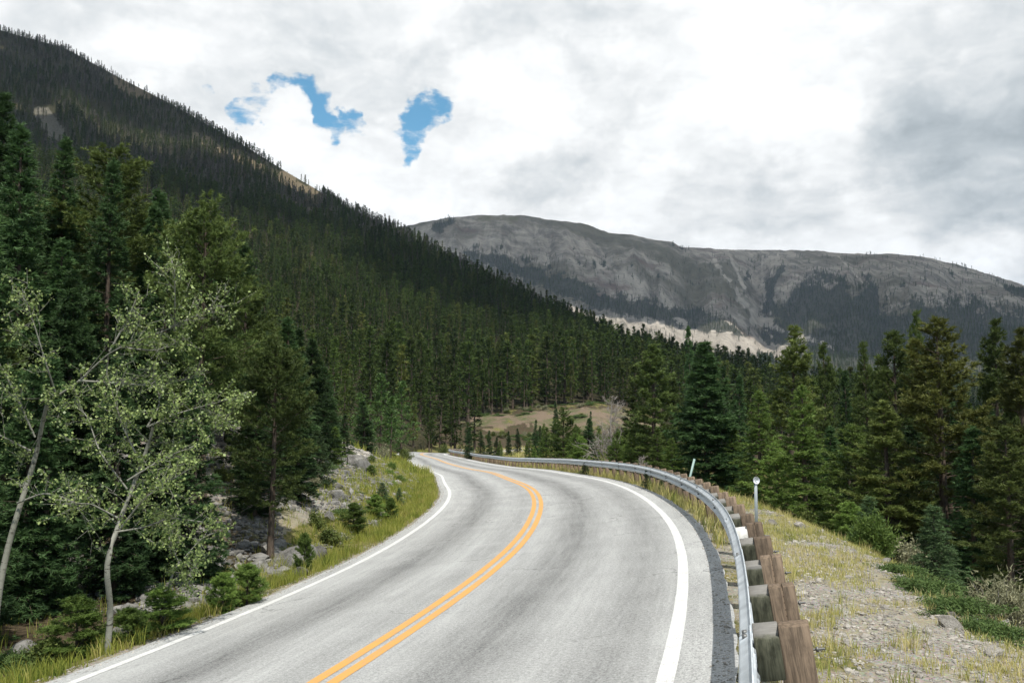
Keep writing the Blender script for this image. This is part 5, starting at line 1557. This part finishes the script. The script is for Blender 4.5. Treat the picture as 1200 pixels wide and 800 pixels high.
def world():
    w = bpy.data.worlds.new('World'); SC.world = w; w.use_nodes = True
    t = NT(w.node_tree); w.node_tree.nodes.clear()
    w.cycles.sampling_method = 'MANUAL'; w.cycles.sample_map_resolution = 512
    out = t.node('ShaderNodeOutputWorld')
    sky = t.node('ShaderNodeTexSky', sky_type='NISHITA'); sky.sun_disc = False
    sky.sun_elevation = EL_SUN; sky.sun_rotation = AZ_SUN; sky.altitude = 2200; sky.air_density = 1.0; sky.dust_density = .6; sky.ozone_density = 1.6
    b1 = t.node('ShaderNodeBackground'); hs = t.node('ShaderNodeHueSaturation'); hs.inputs['Saturation'].default_value = 1.2; hs.inputs['Hue'].default_value = .475; t.l.new(sky.outputs[0], hs.inputs['Color']); t.l.new(hs.outputs[0], b1.inputs[0]); b1.inputs[1].default_value = .15
    dirn = t.vmath('NORMALIZE', t.node('ShaderNodeTexCoord').outputs['Generated'])
    sp = t.node('ShaderNodeSeparateXYZ'); t.l.new(dirn, sp.inputs[0])
    zz = t.math('ADD', t.math('MAXIMUM', sp.outputs[2], 0.), .32)
    cb = t.node('ShaderNodeCombineXYZ')
    for i in range(2): t.l.new(t.math('DIVIDE', sp.outputs[i], zz), cb.inputs[i])
    t.l.new(t.math('MULTIPLY', sp.outputs[2], 2.2), cb.inputs[2])
    p = cb.outputs[0]
    wv = t.vmath('SUBTRACT', t.noise(dirn, 7, 5, .62, 0, 1), (.5, .5, .5)); wv2 = t.vmath('SUBTRACT', t.noise(dirn, 26, 4, .6, 0, 1), (.5, .5, .5))
    sc1 = t.vmath('SCALE', wv); sc1.node.inputs['Scale'].default_value = .13
    sc2 = t.vmath('SCALE', wv2); sc2.node.inputs['Scale'].default_value = .035
    dirn = t.vmath('NORMALIZE', t.vmath('ADD', t.vmath('ADD', dirn, sc1), sc2))
    n1 = t.noise(p, 2.4, 5, .58, .3); n2 = t.noise(t.vmath('ADD', p, (7.3, 2.1, 4.)), 1.9, 5, .56, .3); n3 = t.noise(p, 7.5, 7, .62, .4)
    def toward(x, y, r0, r1):
        a, c_, b = ray(x, y); v = Vector((float(a), float(c_), float(b))).normalized()
        return t.ramp(t.vmath('DOT_PRODUCT', dirn, tuple(v)), cos(radians(r1)), cos(radians(r0)))
    n4 = t.noise(p, 20, 5, .65, .2)
    hole = None
    for x, y, r0, r1, k in ((346, 130, .2, 1.7, 1.), (318, 128, .2, 1.5, .85), (372, 142, .1, 1.5, 1.), (384, 156, .1, 1.1, .8), (410, 152, .1, 1.2, .9), (482, 140, .2, 1.6, 1.), (496, 132, .2, 1.5, .85), (462, 150, .2, 1.4, .9), (476, 168, .1, 1.1, .8), (286, 128, .1, 1.1, .7), (247, 108, .1, .8, .6),
                           (390, 141, .05, .6, -.5), (446, 148, .2, 1.2, -.8), (425, 116, .3, 1.4, -.6), (332, 152, .3, 1.4, -.9), (430, 186, .4, 2.0, -.9)):
        q = t.math('MULTIPLY', toward(x, y, 0 if k > 0 else r0, r1 * (1.12 if k > 0 else 1.2)), k * (1.34 if k > 0 else .9)); hole = q if hole is None else t.math('MAXIMUM' if k > 0 else 'ADD', hole, q)
    hole = t.math('MINIMUM', t.math('MAXIMUM', hole, 0.), 1.3)
    cov = t.math('SUBTRACT', t.ramp(sp.outputs[1], -.35, .35, .40, 1.30), hole)
    cov = t.math('ADD', cov, t.math('MULTIPLY', t.math('SUBTRACT', n3, .5), 2.0))
    cov = t.math('ADD', cov, t.math('MULTIPLY', t.math('SUBTRACT', n4, .5), 1.5))
    cov = t.math('ADD', cov, t.math('MULTIPLY', t.math('SUBTRACT', n1, .5), .5))
    mask = t.ramp(cov, .08, .82)
    vo = t.node('ShaderNodeTexVoronoi', feature='SMOOTH_F1'); vo.inputs['Scale'].default_value = 5.; vo.inputs['Detail'].default_value = 2.; vo.inputs['Roughness'].default_value = .6; vo.inputs['Smoothness'].default_value = .7
    sw = t.vmath('SCALE', wv); sw.node.inputs['Scale'].default_value = .5
    t.l.new(t.vmath('ADD', p, sw), vo.inputs['Vector'])
    br = t.math('ADD', t.ramp(n2, .36, .64, .84, 1.05), t.math('MULTIPLY', t.math('SUBTRACT', n3, .5), .42))
    br = t.math('ADD', br, t.math('MULTIPLY', t.math('SUBTRACT', n1, .5), .35))
    br = t.math('ADD', br, t.math('MULTIPLY', t.math('SUBTRACT', .62, vo.outputs['Distance']), .24))
    for x, y, r0, r1, k in ((1180, 150, .5, 9., .20), (1085, 155, .3, 4., .08), (1150, 235, .5, 6., .07), (850, 232, .3, 4., .22), (930, 220, .3, 3.5, .14), (640, 215, .3, 3.6, .24), (745, 75, .5, 5.5, .20), (630, 20, .5, 5, .1),
                           (330, 170, .3, 3, -.15), (560, 160, .5, 5, -.14), (450, 235, .5, 5, -.14), (950, 120, .5, 5, -.12), (700, 30, 1, 4, .0), (1150, 300, .3, 2.5, -.2), (420, 105, .3, 3, -.1)):
        if k: br = t.math('SUBTRACT', br, t.math('MULTIPLY', toward(x, y, r0, r1), k * .8))
    br = t.math('MINIMUM', t.math('MAXIMUM', br, .42), 1.04)
    col = t.mix(t.ramp(br, .4, .9), (.84, .94, 1.0), (.985, 1., 1.0))
    cc = t.vmath('SCALE', col); t.l.new(br, cc.node.inputs['Scale'])
    b2 = t.node('ShaderNodeBackground'); t.l.new(cc, b2.inputs[0]); b2.inputs[1].default_value = 1.02
    mx = t.node('ShaderNodeMixShader'); t.l.new(mask, mx.inputs[0]); t.l.new(b1.outputs[0], mx.inputs[1]); t.l.new(b2.outputs[0], mx.inputs[2])
    t.l.new(mx.outputs[0], out.inputs[0])
world()

def shade_cloud(over, height, size, seed, name='shade_cloud'):
    """an unseen cumulus mesh added above the frame to shade the ground point `over`"""
    k = (height - over[2]) / SUN.z
    c = Vector(over) + SUN * k
    bm = bmesh.new(); bmesh.ops.create_icosphere(bm, subdivisions=5, radius=1)
    v = np.array([q.co[:] for q in bm.verts]); f = np.array([[q.index for q in p.verts] for p in bm.faces]); bm.free()
    n = fbm(v[:, 0] * 2.2 + seed, v[:, 1] * 2.2 + v[:, 2] * 1.3, 4, seed)
    v = v * (1 + .8 * n)[:, None]; v[:, 2] = np.where(v[:, 2] < 0, v[:, 2] * .35, v[:, 2])
    me = mesh(name, v * np.array(size), [f], [M['shade_cloud']])
    o = link(name, me, None, c); tag(o, kind='structure'); return o
M['shade_cloud'] = material('shade_cloud_white', lambda t: (.9, .9, .9), 1, 0, .5)
shade_cloud((1100, 3950, 420), 2700, (2600, 1300, 240), 3)  # these meshes are added out of view to shade the mountains
shade_cloud((2000, 2550, 130), 2300, (1150, 950, 200), 6)
for cx_, cy_, cz_, rx_, ry_, q_ in ((-760, 960, 330, 250, 190, 21), (-480, 1180, 420, 270, 200, 22), (-390, 800, 240, 190, 150, 23), (-120, 900, 250, 230, 170, 24), (-800, 1330, 560, 230, 170, 25), (-180, 640, 130, 130, 110, 26)):
    shade_cloud((cx_, cy_, cz_), 1500, (rx_, ry_, 80), q_)
shade_cloud((120, 620, 60), 1400, (210, 260, 70), 11)


sd = bpy.data.lights.new('sun', 'SUN'); sd.energy = 5.0; sd.angle = radians(.53); sd.color = (1, .955, .88)
so = bpy.data.objects.new('sun', sd); C.objects.link(so); so.location = SUN * 60
so.rotation_euler = SUN.to_track_quat('Z', 'Y').to_euler()

def haze():
    v, f = box(0, 1900, 440, 15000, 15000, 1)
    v[:, 2] = np.where(v[:, 2] > 440, 1020., -16.)
    m = bpy.data.materials.new('valley_haze'); m.use_nodes = True; t = NT(m.node_tree); m.node_tree.nodes.clear()
    out = t.node('ShaderNodeOutputMaterial'); pv = t.node('ShaderNodeVolumePrincipled')
    pv.inputs['Color'].default_value = (.62, .78, 1, 1); pv.inputs['Density'].default_value = 4.7e-5; pv.inputs['Anisotropy'].default_value = .2
    t.l.new(pv.outputs[0], out.inputs['Volume'])
    tag(link('haze', mesh('haze', v, [f], [m])), 'thin bluish air over the valley', 'haze', None, 'stuff')
haze()

cd = bpy.data.cameras.new('camera'); co = bpy.data.objects.new('camera', cd); C.objects.link(co)
cd.sensor_width = 36; cd.sensor_fit = 'HORIZONTAL'; cd.lens = F * 36 / 1200
cd.clip_start = .05; cd.clip_end = 30000
co.rotation_euler = (pi / 2 + PIT, 0, 0)
SC.camera = co

SC.view_settings.view_transform = 'Standard'; SC.view_settings.look = 'None'
SC.view_settings.exposure = .2; SC.view_settings.gamma = 1; SC.view_settings.use_curve_mapping = False
SC.render.engine = 'CYCLES'
cy = SC.cycles
cy.volume_bounces = 0; cy.volume_step_rate = 4; cy.max_bounces = 6; cy.diffuse_bounces = 3; cy.glossy_bounces = 2; cy.transmission_bounces = 3; cy.transparent_max_bounces = 4
cy.use_denoising = True
try: cy.denoiser = 'OPENIMAGEDENOISE'; cy.denoising_prefilter = 'ACCURATE'; cy.denoising_input_passes = 'RGB_ALBEDO_NORMAL'
except Exception: pass
